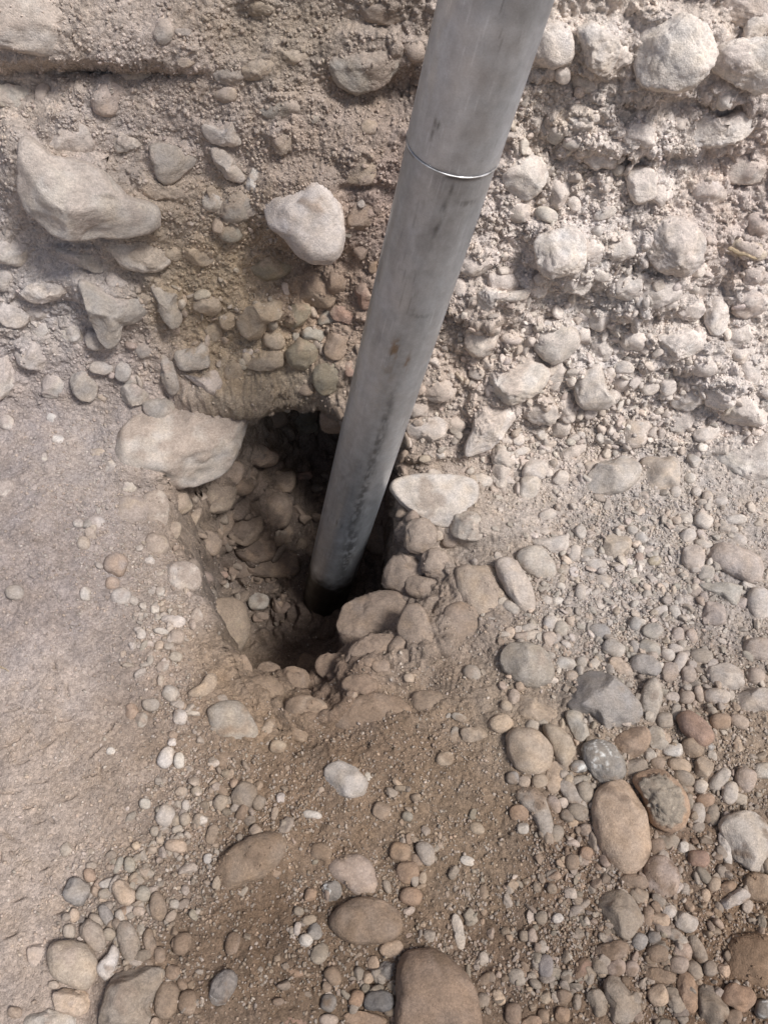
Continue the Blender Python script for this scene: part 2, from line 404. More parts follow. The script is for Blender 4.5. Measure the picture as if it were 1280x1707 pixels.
# ------------------------------------------------------------------ catalogue of the stones one can tell apart
NSOLO = 296
POLYS = '''
-|broad pale slab of rock sunk into the top left corner of the bank|w|2|r|-20,-25 180,-20 202,40 226,58 212,82 150,76 108,96 40,80 -20,60
-|short pale slab at the left edge above a thin dark gap|w|1|a|-12,143 48,146 57,160 52,172 38,180 -12,172
-|angular dusty white rock resting on the huge pale boulder|w|1|a|85,196 115,190 150,214 157,250 141,266 110,258 76,246
huge pale boulder|huge pale smooth boulder jutting from the left side of the bank|w|-1|r|35,238 54,226 78,258 122,270 172,288 215,328 258,340 260,374 225,392 150,402 100,396 68,372 44,345 33,298
-|pale rounded block tucked under the right end of the huge boulder|w|1|r|182,404 228,384 274,388 286,418 278,446 240,453 202,438
-|thin pale wedge just above the grey wedge stone|w|1|a|193,226 222,223 244,226 238,242 196,254
grey wedge stone|pale grey wedge pointing down from the bank above a curved shelf|g|0|a|252,246 272,240 326,256 310,290 281,309 262,290
-|curved tan shelf of stone cupped under the grey wedge|t|2|r|225,276 252,300 282,311 312,300 332,334 292,341 244,322
saddle-shaped pale stone|saddle-shaped pale stone high on the bank left of the pipe|w|0|a|337,206 368,209 400,200 406,238 385,246 346,236
-|narrow pale stone slanting down below the saddle-shaped one|w|0|r|350,246 376,250 409,294 400,306 374,296 355,270
small bright white chip|small bright white chip at the upper left of the large white tongue stone|W|0|a|411,300 424,278 443,280 439,318 428,333 412,316
-|soft grey boulder in shade high on the bank left of the pipe|g|1|r|560,70 595,57 642,64 667,98 656,125 615,147 588,155 558,135 545,104
large white tongue stone|large white tongue-shaped stone overhanging the bank left of the pipe|W|0|r|438,322 470,300 530,296 561,330 573,388 566,424 538,438 500,426 476,396 448,372
large square white block|large square white block high in the bank right of the pipe|W|0|a|1068,62 1094,34 1142,28 1182,48 1190,100 1160,141 1110,149 1066,137 1060,98
-|broad white rock running off the right edge below the top corner|W|0|r|1190,92 1215,72 1290,66 1298,142 1262,157 1225,140 1187,116
-|pale pinkish slab filling the extreme top right corner|p|1|r|1190,-20 1300,-20 1300,40 1262,46 1225,44 1196,30
-|drooping white finger of rock left of the large square block|W|0|r|965,56 985,38 1014,52 1032,78 1012,125 986,116 972,86
-|white rock touching the right side of the pipe near the top|W|0|r|893,52 930,38 956,66 951,104 916,111 884,96
-|long white lens-shaped rock under the large square block|W|0|r|1136,216 1165,190 1200,200 1245,178 1257,200 1235,230 1190,246 1146,240
ochre rock by the twig|yellowish ochre rock at the right edge with a dry twig beneath|y|1|a|1190,392 1215,382 1250,398 1274,412 1272,432 1226,427 1196,408
-|flat pale slab with a crusty top in the right part of the bank|W|1|r|1082,570 1090,553 1160,548 1172,573 1150,592 1110,597
-|dusty rounded stone with a cracked face right of the pipe|g|0|r|889,560 900,543 955,548 962,575 938,600 918,604 896,586
upright tablet stone|pale grey upright tablet-shaped stone in the bank right of the pipe|g|0|a|944,618 962,604 1000,609 1013,658 1029,664 1010,682 985,684 967,676 954,645
broad white oval|broad white oval stone resting above the tall white blade|W|0|r|802,640 820,614 860,601 890,604 912,620 908,642 880,665 850,673 814,662
tall white blade|tall white blade of rock standing below the broad white oval|W|0|a|795,650 806,655 832,674 859,690 850,712 826,740 806,751 779,757 777,740 788,710 790,670
smooth grey wedge cobble|smooth grey wedge cobble at the foot of the bank on the right|g|0|r|974,802 1000,771 1040,756 1064,774 1063,796 1040,819 1000,826 974,816
square tan block|square tan block with a brown face at the foot of the bank|t|0|a|1068,765 1095,757 1125,751 1134,770 1131,806 1110,816 1085,819 1071,790
-|large dusty white boulder at the right edge near the foot of the bank|W|1|r|1170,745 1200,741 1240,730 1298,726 1298,800 1250,806 1215,786 1184,771
-|pale craggy stone with a scooped top beside the pipe|w|0|a|787,486 800,474 850,488 886,478 872,500 832,506 812,521 792,509
white overhanging ledge rock|white ledge rock overhanging the dark gap right of the pipe|W|0|a|652,815 664,798 720,792 788,803 793,845 772,876 735,877 700,862 670,840
-|olive-tan rounded stone under the large white tongue stone|o|1|r|412,441 430,420 470,428 492,441 470,461 440,466
big folded tan stone|big folded tan stone in the hollow below the white tongue|t|0|a|394,541 404,515 440,500 468,488 474,518 452,545 431,567 405,561
-|flat tan stone below the big folded tan one|t|0|r|408,600 430,590 470,583 472,610 440,619 411,613
ledge boulder|big pale dusty boulder forming the ledge over the left of the hole|w|-1|r|196,768 203,722 236,692 300,672 340,660 372,662 402,666 414,690 402,722 389,760 365,790 312,809 260,802 214,787
triangular pale stone|large triangular pale stone pointing down on the left of the bank|g|0|a|134,476 142,469 182,484 243,499 246,520 222,541 204,545 198,570 180,581 164,566 149,530
-|narrow pale stone right of the triangular one|g|0|r|242,462 258,464 276,485 296,490 304,534 290,548 272,530 254,500
-|dust-covered rock with a rounded lower edge above the triangular stone|w|1|r|36,490 58,470 132,461 127,476 96,498 60,505
-|grey slab tucked under the huge pale boulder|g|1|a|94,414 170,418 180,440 166,454 130,441
-|large pale stone cut by the left edge beside the dusty slope|w|1|r|-25,556 18,562 39,600 31,640 0,668 -25,668
upright grey slab|narrow rectangular grey slab standing upright over the ledge boulder|g|0|a|262,591 285,586 299,650 279,656
-|squarish pale stone with a raised corner above the ledge boulder|w|0|a|291,586 334,576 343,560 351,605 345,615 299,618
-|hooked pale stone below the squarish one over the ledge boulder|w|0|r|302,620 334,630 356,617 371,635 360,658 340,650
-|smooth grey stone resting on the top left of the ledge boulder|g|0|r|237,676 246,666 302,664 306,690 276,708 250,701
-|pale standing stone just below the ledge boulder on the left|w|1|r|238,830 270,819 282,850 276,875 255,889 243,866
-|tan rock in the hollow under the ledge boulder|t|1|r|328,816 345,800 389,807 386,845 360,856 338,851
-|white crusted clod on the left rim of the hole|w|1|a|276,940 320,940 333,955 331,982 300,986 283,972
-|curved pale stone curled like a hook at the lower left of the hole|t|0|r|314,1152 334,1140 346,1124 361,1125 358,1147 340,1163 316,1164
two-toned grey cobble|two-toned grey cobble half under dust at the lower left of the hole|g|0|r|347,1186 368,1170 402,1171 429,1214 425,1233 385,1237 357,1222
large brown rim cobble|large brown cobble on the right side of the hole beside the pipe end|b|0|r|563,1042 580,1010 615,991 652,988 684,1000 674,1036 656,1061 600,1064 567,1060
-|arched brown stone below the large rim cobble|b|1|r|578,1102 590,1076 620,1062 656,1062 677,1080 662,1096 630,1096 600,1107
-|upright brown fin of stone right of the large rim cobble|b|1|r|663,1052 675,1015 695,1006 713,1025 722,1056 746,1082 715,1087 680,1076
-|dusty brown cobble left of the big flat tilted one|b|1|r|736,1025 755,1006 780,1009 801,1034 801,1062 760,1077 741,1056
big tilted flat stone|big flat tan stone tilted on edge at the right rim of the hole|t|1|r|760,956 780,944 812,949 832,985 829,1030 816,1052 795,1046 771,1010
long pale oval stone|long pale oval stone leaning at the right rim of the hole|w|0|r|826,942 838,930 860,938 881,968 892,1008 886,1025 866,1019 840,982
-|flat arched brown stone half sunk in soil in front of the hole|b|1|r|558,1203 575,1175 610,1157 652,1159 683,1178 676,1202 630,1217 580,1217
pale shell-shaped stone|pale shell-shaped stone at the upper right of the long oval|g|0|r|859,926 878,911 906,914 926,944 922,963 890,963 865,947
-|flat pale stone with a notched top above the shell-shaped one|w|0|a|883,895 910,897 945,892 946,915 926,923 890,909
double-humped tan stone|double-humped tan stone in the fine gravel on the right|t|0|a|1003,912 1014,889 1046,894 1057,914 1045,930 1010,933
round grey-green cobble|round speckled grey-green cobble right of the hole|v|0|r|835,1092 850,1073 880,1072 908,1084 922,1110 918,1135 890,1147 858,1138 838,1116
angular slate rock|large angular slate-grey rock among the gravel on the right|s|0|a|944,1152 960,1125 985,1117 1022,1130 1052,1160 1069,1185 1062,1206 1040,1216 1010,1232 985,1206 953,1185
-|squared grey stone at the lower left of the angular slate rock|g|0|a|941,1190 965,1183 976,1200 984,1230 960,1234
-|upright pale grey blade right of the angular slate rock|g|0|r|1069,1196 1064,1170 1074,1140 1090,1127 1104,1150 1099,1186 1086,1210
long pinkish block|long pinkish rounded block near the right edge of the gravel|p|0|r|1179,926 1200,904 1232,912 1266,930 1269,960 1250,973 1224,962 1190,946
-|flat grey-green wedge below the long pinkish block|v|0|a|1162,974 1190,969 1238,977 1226,1008 1196,996 1170,986
pale polygonal stone|flat pale polygonal stone near the right edge of the gravel|w|0|a|1174,1118 1210,1102 1233,1115 1241,1140 1222,1156 1188,1146
-|reddish brown stone below the pale grey blade|r|0|r|1128,1196 1150,1184 1176,1205 1189,1230 1170,1246 1140,1226
squat tan cobble|squat rounded tan cobble at the left of the piled cobbles|t|0|r|847,1226 865,1215 896,1221 919,1245 918,1276 895,1291 864,1286 849,1260
-|tan tapered stone between the squat cobble and the quartz-veined one|t|0|r|904,1212 925,1209 950,1229 958,1255 942,1282 922,1262
quartz-veined stone|dark grey stone with rough white quartz veins across its face|q|0|r|969,1246 985,1234 1016,1239 1036,1264 1041,1290 1020,1304 1000,1303 975,1275
-|knobbly orange-brown stone under the angular slate rock|O|0|a|1014,1240 1050,1215 1076,1212 1084,1235 1070,1256 1045,1266 1028,1251
egg-shaped cobble|big smooth egg-shaped tan cobble at the lower right|T|0|r|1008,1306 1038,1301 1062,1324 1078,1364 1081,1410 1069,1440 1050,1456 1029,1450 1004,1420 989,1380 987,1335
crusty gritty cobble|crusty cobble caked with grit right of the egg-shaped one|x|0|r|1053,1300 1080,1286 1112,1289 1139,1319 1146,1355 1131,1381 1110,1386 1085,1370 1069,1330
-|grey slanting stone half buried left of the egg-shaped cobble|g|1|r|858,1320 885,1314 906,1330 921,1370 921,1397 905,1402 889,1368 864,1340
angular two-faced stone|angular two-faced grey-tan stone below the egg-shaped cobble|c|0|a|988,1511 1000,1490 1020,1481 1046,1489 1069,1514 1069,1540 1048,1566 1030,1561 1004,1536
-|mottled stone with a white blaze below the egg-shaped cobble|p|1|r|1071,1450 1085,1429 1110,1429 1131,1460 1126,1490 1095,1501 1077,1486
pale blocky stone|pale blocky stone with pink base at the lower right edge|w|0|a|1199,1370 1230,1354 1266,1359 1284,1400 1282,1440 1250,1452 1215,1421 1204,1400
-|short pale slab lying at a slant below the pale blocky stone|w|0|a|1189,1508 1224,1482 1241,1482 1249,1495 1216,1516
half-buried white stone|smooth cream-white stone half buried in brown soil below the hole|W|0|a|542,1291 550,1274 570,1269 596,1282 613,1305 606,1326 580,1330 554,1316
long half-buried brown cobble|long brown cobble half buried in soil at the lower left centre|b|1|r|356,1456 370,1430 410,1400 450,1386 477,1394 480,1426 456,1452 420,1471 374,1485
-|pinkish rounded stone above the brown oval cobble|p|1|r|547,1451 560,1430 595,1424 621,1440 630,1475 621,1492 590,1492 564,1471
brown oval cobble|smooth brown oval cobble near the bottom centre|b|0|r|550,1536 565,1514 600,1497 641,1502 666,1525 664,1556 640,1571 600,1575 564,1561
large brown boulder|large speckled brown boulder cut by the bottom edge|b|0|r|664,1612 680,1588 720,1584 757,1604 787,1640 798,1700 792,1735 672,1735 663,1660
-|grey-brown pear-shaped cobble near the bottom right|c|0|a|1007,1641 1020,1624 1036,1634 1061,1664 1076,1681 1060,1702 1024,1702 1011,1670
-|grey-tan slab near the bottom right corner|c|0|a|1164,1646 1185,1639 1202,1655 1214,1690 1190,1715 1164,1692
rounded tan cobble|rounded tan cobble in the bottom left pile of stones|t|0|r|82,1586 100,1569 136,1571 161,1594 163,1622 145,1648 114,1642 87,1621
-|white bean-shaped stone right of the rounded tan cobble|W|0|r|159,1611 180,1590 190,1572 199,1590 193,1621 178,1637 162,1623
big flat brown rock|big flat brown rock at the bottom left edge of the picture|c|0|a|163,1715 174,1660 195,1620 236,1614 271,1619 271,1650 256,1681 249,1730 160,1730
'''
ELLS = '''
22 195 30 20 20 t 1;180 165 46 60 20 p 1;275 55 28 42 10 g 1;305 55 30 16 0 g 1;385 120 60 40 -10 g 1;430 115 52 36 -20 t 1;310 105 30 18 20 t 1;242 125 84 30 8 t 2;375 158 40 26 0 t 1;72 155 24 34 10 p 1
355 338 36 30 20 W 0;398 345 62 52 -30 g 1;385 385 42 36 0 v 1;472 235 42 45 0 t 1;615 212 30 26 0 t 1;605 352 52 66 10 b 1;578 387 18 20 0 g 0;677 138 14 30 5 b 0;690 152 14 20 0 b 0;686 86 42 40 0 b 1
430 10 52 34 0 t 1;622 6 26 22 0 t 1;1262 50 42 46 30 W 0;975 140 48 26 20 W 0;938 125 26 30 0 W 0;918 123 14 26 0 b 1;1205 170 30 28 0 W 0;1065 226 50 34 10 w 1;1135 206 28 26 0 w 0;1168 190 26 18 0 w 0
965 208 46 46 10 w 1;928 218 32 42 20 v 1;955 238 34 22 0 v 1;987 195 24 22 0 w 1;876 292 66 82 10 W 0;930 318 52 58 20 w 1;957 340 22 26 -30 w 0;1068 308 46 62 -20 w 0;911 358 42 24 25 v 0;1008 355 42 20 -25 w 0
861 350 40 42 0 w 1;1262 375 32 36 0 p 1;1127 415 100 96 20 w 0;934 421 86 76 -10 W 0;983 420 38 48 0 w 1;1030 413 64 38 0 w 1;978 457 22 18 0 g 0;1001 458 26 24 0 w 0;1067 463 28 22 10 w 0;1096 487 78 46 -15 w 1
1115 510 32 13 -20 w 0;1162 447 26 32 10 w 1;1153 481 26 22 0 w 1;1192 527 42 62 -10 W 0;1150 515 46 36 0 w 1;1250 457 52 42 0 p 1;1246 502 62 52 -10 p 1;1050 566 50 36 10 w 1;998 536 34 30 20 w 0;921 541 34 18 0 w 0
880 545 24 26 0 p 1;974 561 28 30 0 p 0;1001 579 34 48 -10 w 0;1038 584 28 14 0 g 0;926 623 28 38 10 w 0;1016 621 22 20 0 t 0;1040 614 32 26 0 w 0;1038 638 32 32 20 w 1;1082 646 36 26 0 w 0;1112 644 30 28 30 w 0
1146 660 62 44 -15 w 1;1172 612 42 32 0 w 1;1230 588 52 36 -10 w 1;1248 618 42 48 0 w 1;1238 676 88 70 0 w 1;1050 716 62 54 20 t 2;1137 704 62 44 -20 w 1;1177 722 46 34 0 w 0;902 688 50 40 10 w 0;945 683 30 44 -10 w 0
932 712 36 34 0 w 0;902 723 20 22 0 w 0;967 725 16 12 0 g 0;863 731 23 25 0 w 0;954 751 44 28 -30 t 1;870 752 32 14 -10 w 0;984 778 22 18 10 t 0;892 783 42 42 20 w 0;882 812 34 54 20 g 0;934 796 27 27 0 w 0
1155 767 27 27 30 g 0;1226 803 26 11 0 W 0;1149 797 20 18 0 w 0;1125 820 18 20 0 w 0;1160 820 17 17 0 w 0;805 438 12 18 0 g 0;766 479 22 32 0 w 1;818 526 11 14 0 t 0;800 566 50 54 20 w 1;814 540 40 34 20 g 1
852 565 36 18 10 p 1;815 607 28 22 20 w 0;794 621 28 26 0 w 0;730 648 54 46 0 w 1;712 716 68 38 -5 w 0;761 710 27 28 0 g 0;759 732 18 18 0 g 0;697 683 30 30 0 w 1;838 762 36 46 -20 g 0;840 787 44 42 20 w 1
801 800 40 22 15 w 0;836 806 24 16 0 w 0;845 733 20 18 0 w 0;734 760 15 12 0 W 0;700 895 50 58 20 b 0;729 893 20 18 0 t 0;750 900 26 26 0 b 1;778 877 54 50 0 w 1;558 472 42 42 20 b 0;528 482 74 66 0 b 1
510 455 20 14 0 t 0;520 509 22 9 0 g 0;608 488 34 56 -10 r 1;603 420 30 26 0 b 1;622 443 16 26 10 O 0;575 524 44 28 15 r 1;457 567 38 30 20 t 0;382 530 32 42 20 t 1;523 558 37 30 0 v 0;504 592 52 48 -20 o 0
494 561 12 16 0 g 0;562 574 42 50 20 b 0;548 628 60 58 -30 o 0;508 641 28 40 -15 b 0;414 588 17 15 0 W 0;390 618 42 36 -20 t 1;356 552 28 36 -30 t 1;420 652 46 24 -20 w 1;504 690 52 36 10 o 0;504 711 52 24 0 o 0
457 695 42 34 0 b 1;422 698 36 36 0 b 1;558 697 44 58 10 O 1;582 615 16 26 0 r 1;495 525 46 44 0 o 1;545 531 36 26 0 v 1;387 787 36 42 20 t 0;505 793 32 14 0 r 1;160 566 36 38 0 g 0;346 508 46 37 15 t 0
10 465 30 42 0 w 2;25 525 52 44 10 w 1;75 547 36 30 0 w 2;12 705 26 26 0 w 1;122 553 48 34 10 w 1;141 642 44 55 -12 g 0;170 613 42 24 5 g 0;173 662 20 18 0 t 1;244 582 40 34 10 g 1;207 618 27 38 15 g 0
223 633 32 18 0 g 1;225 656 48 42 -15 g 0;158 479 21 14 0 W 0;197 468 36 28 0 w 2;87 697 18 14 20 W 1;97 732 20 18 20 W 1;75 762 10 16 10 W 1;165 757 30 20 20 t 1;190 783 28 32 0 w 1;215 808 28 26 0 w 1
8 815 30 28 0 w 1;220 855 56 52 0 t 2;318 870 18 60 35 t 1;290 885 22 32 20 t 1;262 908 36 34 10 t 1;194 941 39 37 15 O 0;188 973 25 22 0 O 1;203 995 33 30 0 w 1;144 990 20 24 0 w 1;131 872 17 17 0 W 1
25 988 32 26 -10 g 0;160 873 32 26 0 w 2;140 906 22 24 0 t 1;267 986 18 16 0 W 0;259 1015 16 16 0 W 0;250 936 18 14 0 W 1;289 1035 42 22 10 W 0;235 1057 18 18 0 w 0;269 1052 26 12 10 w 0;295 1062 26 26 0 w 1
326 1040 22 50 10 w 2;284 1156 28 26 35 g 0;296 1173 28 11 5 g 0;252 1175 30 22 0 g 0;301 1195 24 29 0 w 0;220 1186 22 28 0 O 1;236 1200 24 26 0 g 1;370 1166 20 17 -20 g 0;272 1112 22 18 0 g 1;406 1112 24 40 -20 b 2
372 1045 78 84 0 t 2;431 1003 36 28 -10 g 0;375 975 14 14 0 g 0;452 965 20 17 -30 b 0;431 966 15 15 0 b 0;463 1007 18 16 0 b 0;437 1027 24 14 10 b 0;418 966 12 12 0 b 0;372 958 20 12 0 r 0;394 950 60 26 0 b 2
662 1078 34 36 40 b 0;672 958 60 62 20 b 1;707 981 60 38 10 b 0;725 940 42 46 0 b 1;450 1120 42 30 20 b 1;490 1136 52 46 0 b 1;510 1187 62 48 0 t 1;440 1152 60 44 10 b 2;712 1172 54 40 10 b 1
592 1205 30 28 0 O 0;615 1104 18 16 0 b 0;635 1110 32 20 0 b 0;682 1130 17 17 0 t 0;654 1132 9 9 0 W 0;587 1157 20 13 0 t 0;747 1193 10 10 0 g 0;765 1196 26 14 20 g 1;447 1212 20 30 20 t 1;498 1222 32 26 20 t 1
905 886 24 13 0 t 1;912 858 30 18 -20 w 0;967 887 22 24 20 g 0;979 922 23 18 0 g 0;957 922 20 28 20 w 1;940 950 18 20 0 t 1;992 942 40 22 0 g 1;825 990 30 26 20 t 0;808 961 42 34 -10 t 1;852 1013 32 18 35 g 0
929 1002 22 13 0 W 0;967 988 20 30 0 g 0;1004 968 32 18 0 t 1;917 1038 25 26 10 w 0;934 1048 24 26 0 v 0;914 1067 28 30 0 p 0;887 1060 32 20 0 w 0;880 1046 30 13 -20 g 1;997 1055 42 32 0 s 0;1022 1081 40 28 25 g 0
941 1107 34 27 -5 W 0;969 1106 20 24 -20 g 0;1034 1111 44 26 30 T 0;952 1127 24 20 0 t 0;786 1122 32 26 30 g 1;855 1162 22 27 0 p 0;834 1207 44 32 -5 T 0;843 1177 22 18 30 t 0;888 1188 90 52 15 t 2;886 1212 24 24 10 g 0
904 1204 18 16 0 g 0;1154 930 38 45 0 p 0;1265 1006 42 56 0 w 0;1237 1005 20 18 0 p 0;1188 1023 44 42 0 p 0;1142 865 26 20 0 w 0;1172 868 32 26 30 w 0;1226 866 38 17 0 W 0;1213 881 36 14 10 w 0;1200 836 24 17 -15 w 0
1178 830 20 24 0 t 0;1146 893 28 24 -30 w 0;1172 907 30 15 15 w 0;1230 900 30 22 20 w 1;1053 885 20 18 0 g 0;1067 897 23 20 0 g 0;1065 930 16 18 0 r 0;1090 935 24 17 -20 y 0;1176 955 30 28 0 g 0;1124 1020 17 28 -30 g 0
1099 1018 28 15 -20 w 0;1058 1040 20 24 20 s 0;1087 1052 34 29 -20 g 0;1082 1080 38 26 20 v 0;1129 1059 22 28 0 p 0;1152 1060 18 26 -20 p 0;1125 1082 26 18 15 w 0;1112 1092 26 22 30 w 0;1058 1079 16 28 -25 g 0;1132 1104 20 38 25 w 0
1075 1109 52 34 10 s 0;1167 1094 40 26 0 c 0;1147 1124 24 30 -10 p 0;1115 1120 28 36 -15 p 0;1258 1128 30 30 30 p 0;1194 1161 45 27 0 w 0;1256 1168 72 44 -10 w 0;1263 1082 48 40 0 p 0;1164 1156 15 30 -15 p 0;1144 1163 26 24 0 p 0
1119 1163 27 21 0 w 0;1125 1186 16 28 15 g 0;1107 1201 28 27 0 c 0;1200 1203 34 28 0 O 0;1231 1203 36 24 20 p 0;923 1297 28 58 8 T 0;873 1303 24 20 10 p 0;899 1302 27 25 -10 t 0;854 1297 22 22 0 s 0;964 1278 30 24 -10 q 0
966 1301 30 16 -10 g 0;947 1300 14 18 0 t 0;1060 1279 40 30 -8 c 0;1080 1259 25 27 -30 g 0;1094 1232 36 44 -30 g 0;1095 1272 28 22 20 b 0;1122 1250 38 24 5 W 0;1154 1247 42 34 20 b 0;1183 1245 13 15 0 q 0;1132 1276 42 24 15 T 0
1139 1298 40 28 25 c 0;1170 1280 34 38 30 t 0;1167 1311 26 24 0 w 0;1199 1300 24 48 40 w 0;1216 1322 27 40 10 w 0;1241 1300 38 42 20 p 0;1272 1285 36 28 0 w 0;975 1320 26 36 -25 c 0;955 1328 26 66 -35 g 1;962 1353 36 28 20 c 0
946 1360 26 20 25 c 0;923 1341 22 34 -30 p 0;865 1356 34 28 0 O 0;871 1381 20 20 0 w 0;927 1390 24 30 10 c 0;976 1383 22 22 0 p 0;992 1408 22 42 -38 g 0;976 1423 22 24 20 O 0;953 1437 26 28 0 b 0;1023 1450 18 15 0 W 0
1003 1451 14 12 0 w 0;1015 1437 22 13 20 r 0;1056 1470 52 26 10 b 0;1064 1493 36 24 20 t 0;1162 1356 26 38 -5 w 0;1174 1334 34 24 10 O 0;1187 1358 22 38 0 c 0;1208 1415 18 62 -12 W 0;1262 1478 52 46 0 b 1;1246 1487 13 26 0 w 0
1138 1412 20 19 0 W 0;1114 1402 34 30 20 c 1;1092 1412 28 32 0 b 1;1164 1432 34 30 0 r 1;1213 1478 30 19 -20 O 0;1189 1474 24 25 0 t 0;1175 1493 17 25 0 T 0;1077 1530 22 44 15 b 0;1100 1533 34 24 10 T 0;1115 1520 26 26 20 w 0
1144 1538 38 32 20 w 0;1128 1562 38 20 35 g 0;1089 1563 24 22 0 s 0;1065 1570 28 30 30 q 0;1094 1590 38 32 10 b 0;1137 1587 34 34 20 p 0;1162 1583 24 52 -25 c 1;1018 1586 62 34 -15 b 1;997 1612 26 42 -35 c 0;1026 1613 36 28 -15 p 0
1052 1615 26 27 20 p 0;965 1617 42 44 0 r 1;909 1610 26 42 0 s 0;1099 1627 54 25 10 b 0;1130 1608 34 30 0 p 0;1157 1617 24 36 -30 c 0;1205 1617 24 27 -20 T 0;1183 1615 24 26 0 c 0;1146 1654 34 70 -12 O 0;1097 1659 34 38 -20 T 0
1124 1667 28 52 -30 c 0;996 1672 32 54 -20 c 0;1230 1662 60 44 15 O 0;1272 1682 30 34 0 q 0;1222 1695 30 28 0 b 0;939 1662 30 26 -20 b 0;909 1662 20 25 0 t 0;937 1692 26 28 0 O 0;961 1670 15 28 0 c 0;883 1703 40 22 0 O 0
905 1694 20 26 0 b 0;855 1690 28 38 0 b 0;886 1560 17 24 -10 p 0;873 1560 16 20 0 c 0;929 1531 20 18 -30 W 0;902 1530 21 24 0 c 0;1247 1602 90 84 0 O 2;788 1224 44 26 -10 t 0;757 1225 15 28 10 g 1;742 1265 28 24 0 t 1
709 1422 28 44 -20 g 0;694 1433 20 26 -40 b 0;679 1454 38 40 10 O 0;685 1494 38 32 20 O 0;667 1420 34 32 10 O 1;704 1464 15 23 5 t 0;677 1519 14 16 0 c 0;763 1553 20 62 -10 w 0;779 1435 26 16 20 W 0;831 1662 18 32 -30 T 0
803 1669 26 27 20 c 0;808 1633 30 18 -40 b 0;794 1381 27 20 20 t 1;614 1296 12 19 -15 W 0;636 1351 30 30 30 b 0;679 1361 18 18 0 v 0;459 1454 24 18 10 b 0;535 1420 36 30 10 b 1;553 1486 34 32 0 q 0;518 1492 21 25 10 O 0
652 1580 40 32 -5 T 0;644 1618 26 42 20 q 0;615 1628 20 25 15 T 0;631 1668 50 36 0 S 0;548 1672 26 30 20 s 0;594 1665 24 30 20 O 0;608 1699 76 28 5 O 0;656 1647 22 28 -20 c 0;662 1698 24 24 0 O 0;548 1701 34 22 0 p 0
533 1590 28 38 25 c 0;555 1627 26 34 -30 b 0;545 1645 16 20 0 b 0;525 1553 26 28 0 q 0;496 1548 12 24 10 w 0;510 1567 24 22 35 W 0;515 1534 26 17 -20 t 0;498 1519 18 17 0 c 0;372 1645 42 62 25 q 0;494 1623 26 20 0 O 2
464 1670 20 13 -10 b 0;470 1703 100 32 0 r 2;407 1327 40 44 30 c 0;432 1338 20 27 25 c 0;375 1268 32 36 0 b 2;464 1245 28 22 10 t 1;520 1358 34 15 10 W 1;468 1330 14 18 0 w 0;458 1356 12 24 15 t 0;277 1263 26 40 25 W 0
299 1268 18 28 0 W 0;287 1237 15 14 0 w 0;289 1225 17 14 0 b 1;185 1252 15 13 0 W 1;242 1340 20 19 0 W 0;276 1360 30 40 25 w 0;292 1368 20 20 20 c 0;309 1366 20 24 0 c 0;336 1368 20 17 0 W 0;294 1410 38 23 8 T 0
348 1432 18 18 0 W 0;363 1427 12 24 -15 g 0;354 1391 18 36 15 b 0;259 1386 16 18 0 c 0;275 1385 18 13 -10 g 0;296 1383 20 14 -20 g 0;301 1393 14 12 0 g 0;267 1400 13 15 0 t 0;254 1417 17 14 0 t 0;302 1319 22 17 0 t 0
328 1319 18 21 -20 c 0;368 1338 24 30 30 c 0;310 1343 14 20 10 w 0;198 1443 12 32 20 v 0;217 1442 20 27 5 v 0;245 1455 27 16 10 c 0;229 1465 26 14 30 c 0;150 1459 21 24 -15 O 0;153 1443 18 13 0 c 0;180 1472 30 15 -20 w 0
129 1487 44 46 30 s 0;207 1489 34 48 -28 T 0;239 1490 27 28 20 v 0;264 1512 28 50 -5 b 0;291 1507 18 16 0 g 0;175 1490 22 17 -20 c 0;158 1486 16 18 0 b 0;178 1526 22 42 -22 s 0;161 1534 27 20 15 c 0;207 1519 18 18 0 O 0
232 1519 20 18 0 p 0;124 1526 19 24 0 T 0;116 1553 22 26 0 c 0;183 1558 24 22 30 c 0;157 1560 36 60 -32 c 0;215 1570 36 74 -14 c 0;250 1573 22 50 -8 b 0;267 1593 20 30 0 b 0;304 1573 28 38 10 b 1;122 1670 68 46 5 T 0
84 1702 92 38 8 g 0;25 1688 24 20 10 b 0;90 1642 20 16 0 t 0;279 1667 40 66 10 b 0;289 1620 28 26 -20 b 0;304 1640 16 24 -15 b 0;247 1607 28 16 10 b 0;314 1672 28 38 0 b 1;388 1573 24 42 15 b 1;66 1590 40 44 0 p 2
408 880 58 56 20 b 1;462 852 48 56 10 b 1;428 915 66 44 0 b 1;372 868 34 60 20 b 1;455 940 84 44 0 b 1;345 905 44 40 10 b 1;400 810 44 36 0 b 0;440 760 50 36 0 b 1;470 800 44 40 0 b 1;300 840 40 34 0 t 1;560 1110 60 40 0 b 1;520 1110 50 34 20 b 1;640 900 60 50 0 b 1;640 850 44 50 0 b 1;600 1140 56 34 0 b 1;470 890 40 40 0 b 1
60 590 64 50 10 w 2;90 640 50 40 0 w 2;20 420 60 40 10 w 1;60 520 50 34 0 w 1;215 520 40 30 0 t 2;330 420 60 44 10 t 2;290 420 40 30 0 t 1;480 90 60 40 0 t 2;470 180 70 40 0 g 2;520 190 60 50 20 g 2;600 280 60 50 0 t 2;640 20 70 40 0 b 2;1030 90 50 40 10 W 1;1240 280 70 50 10 w 1;1180 320 60 44 0 w 1;1000 260 60 40 10 w 1;1040 480 60 44 -20 w 1;760 400 50 40 0 w 1;790 440 60 36 0 w 1;1090 320 50 40 0 w 2;840 470 50 36 10 w 1;1220 560 60 50 0 w 1;1010 660 44 34 0 w 1;1200 660 50 40 10 w 1;960 470 50 36 0 w 1;890 480 44 34 10 w 1
'''

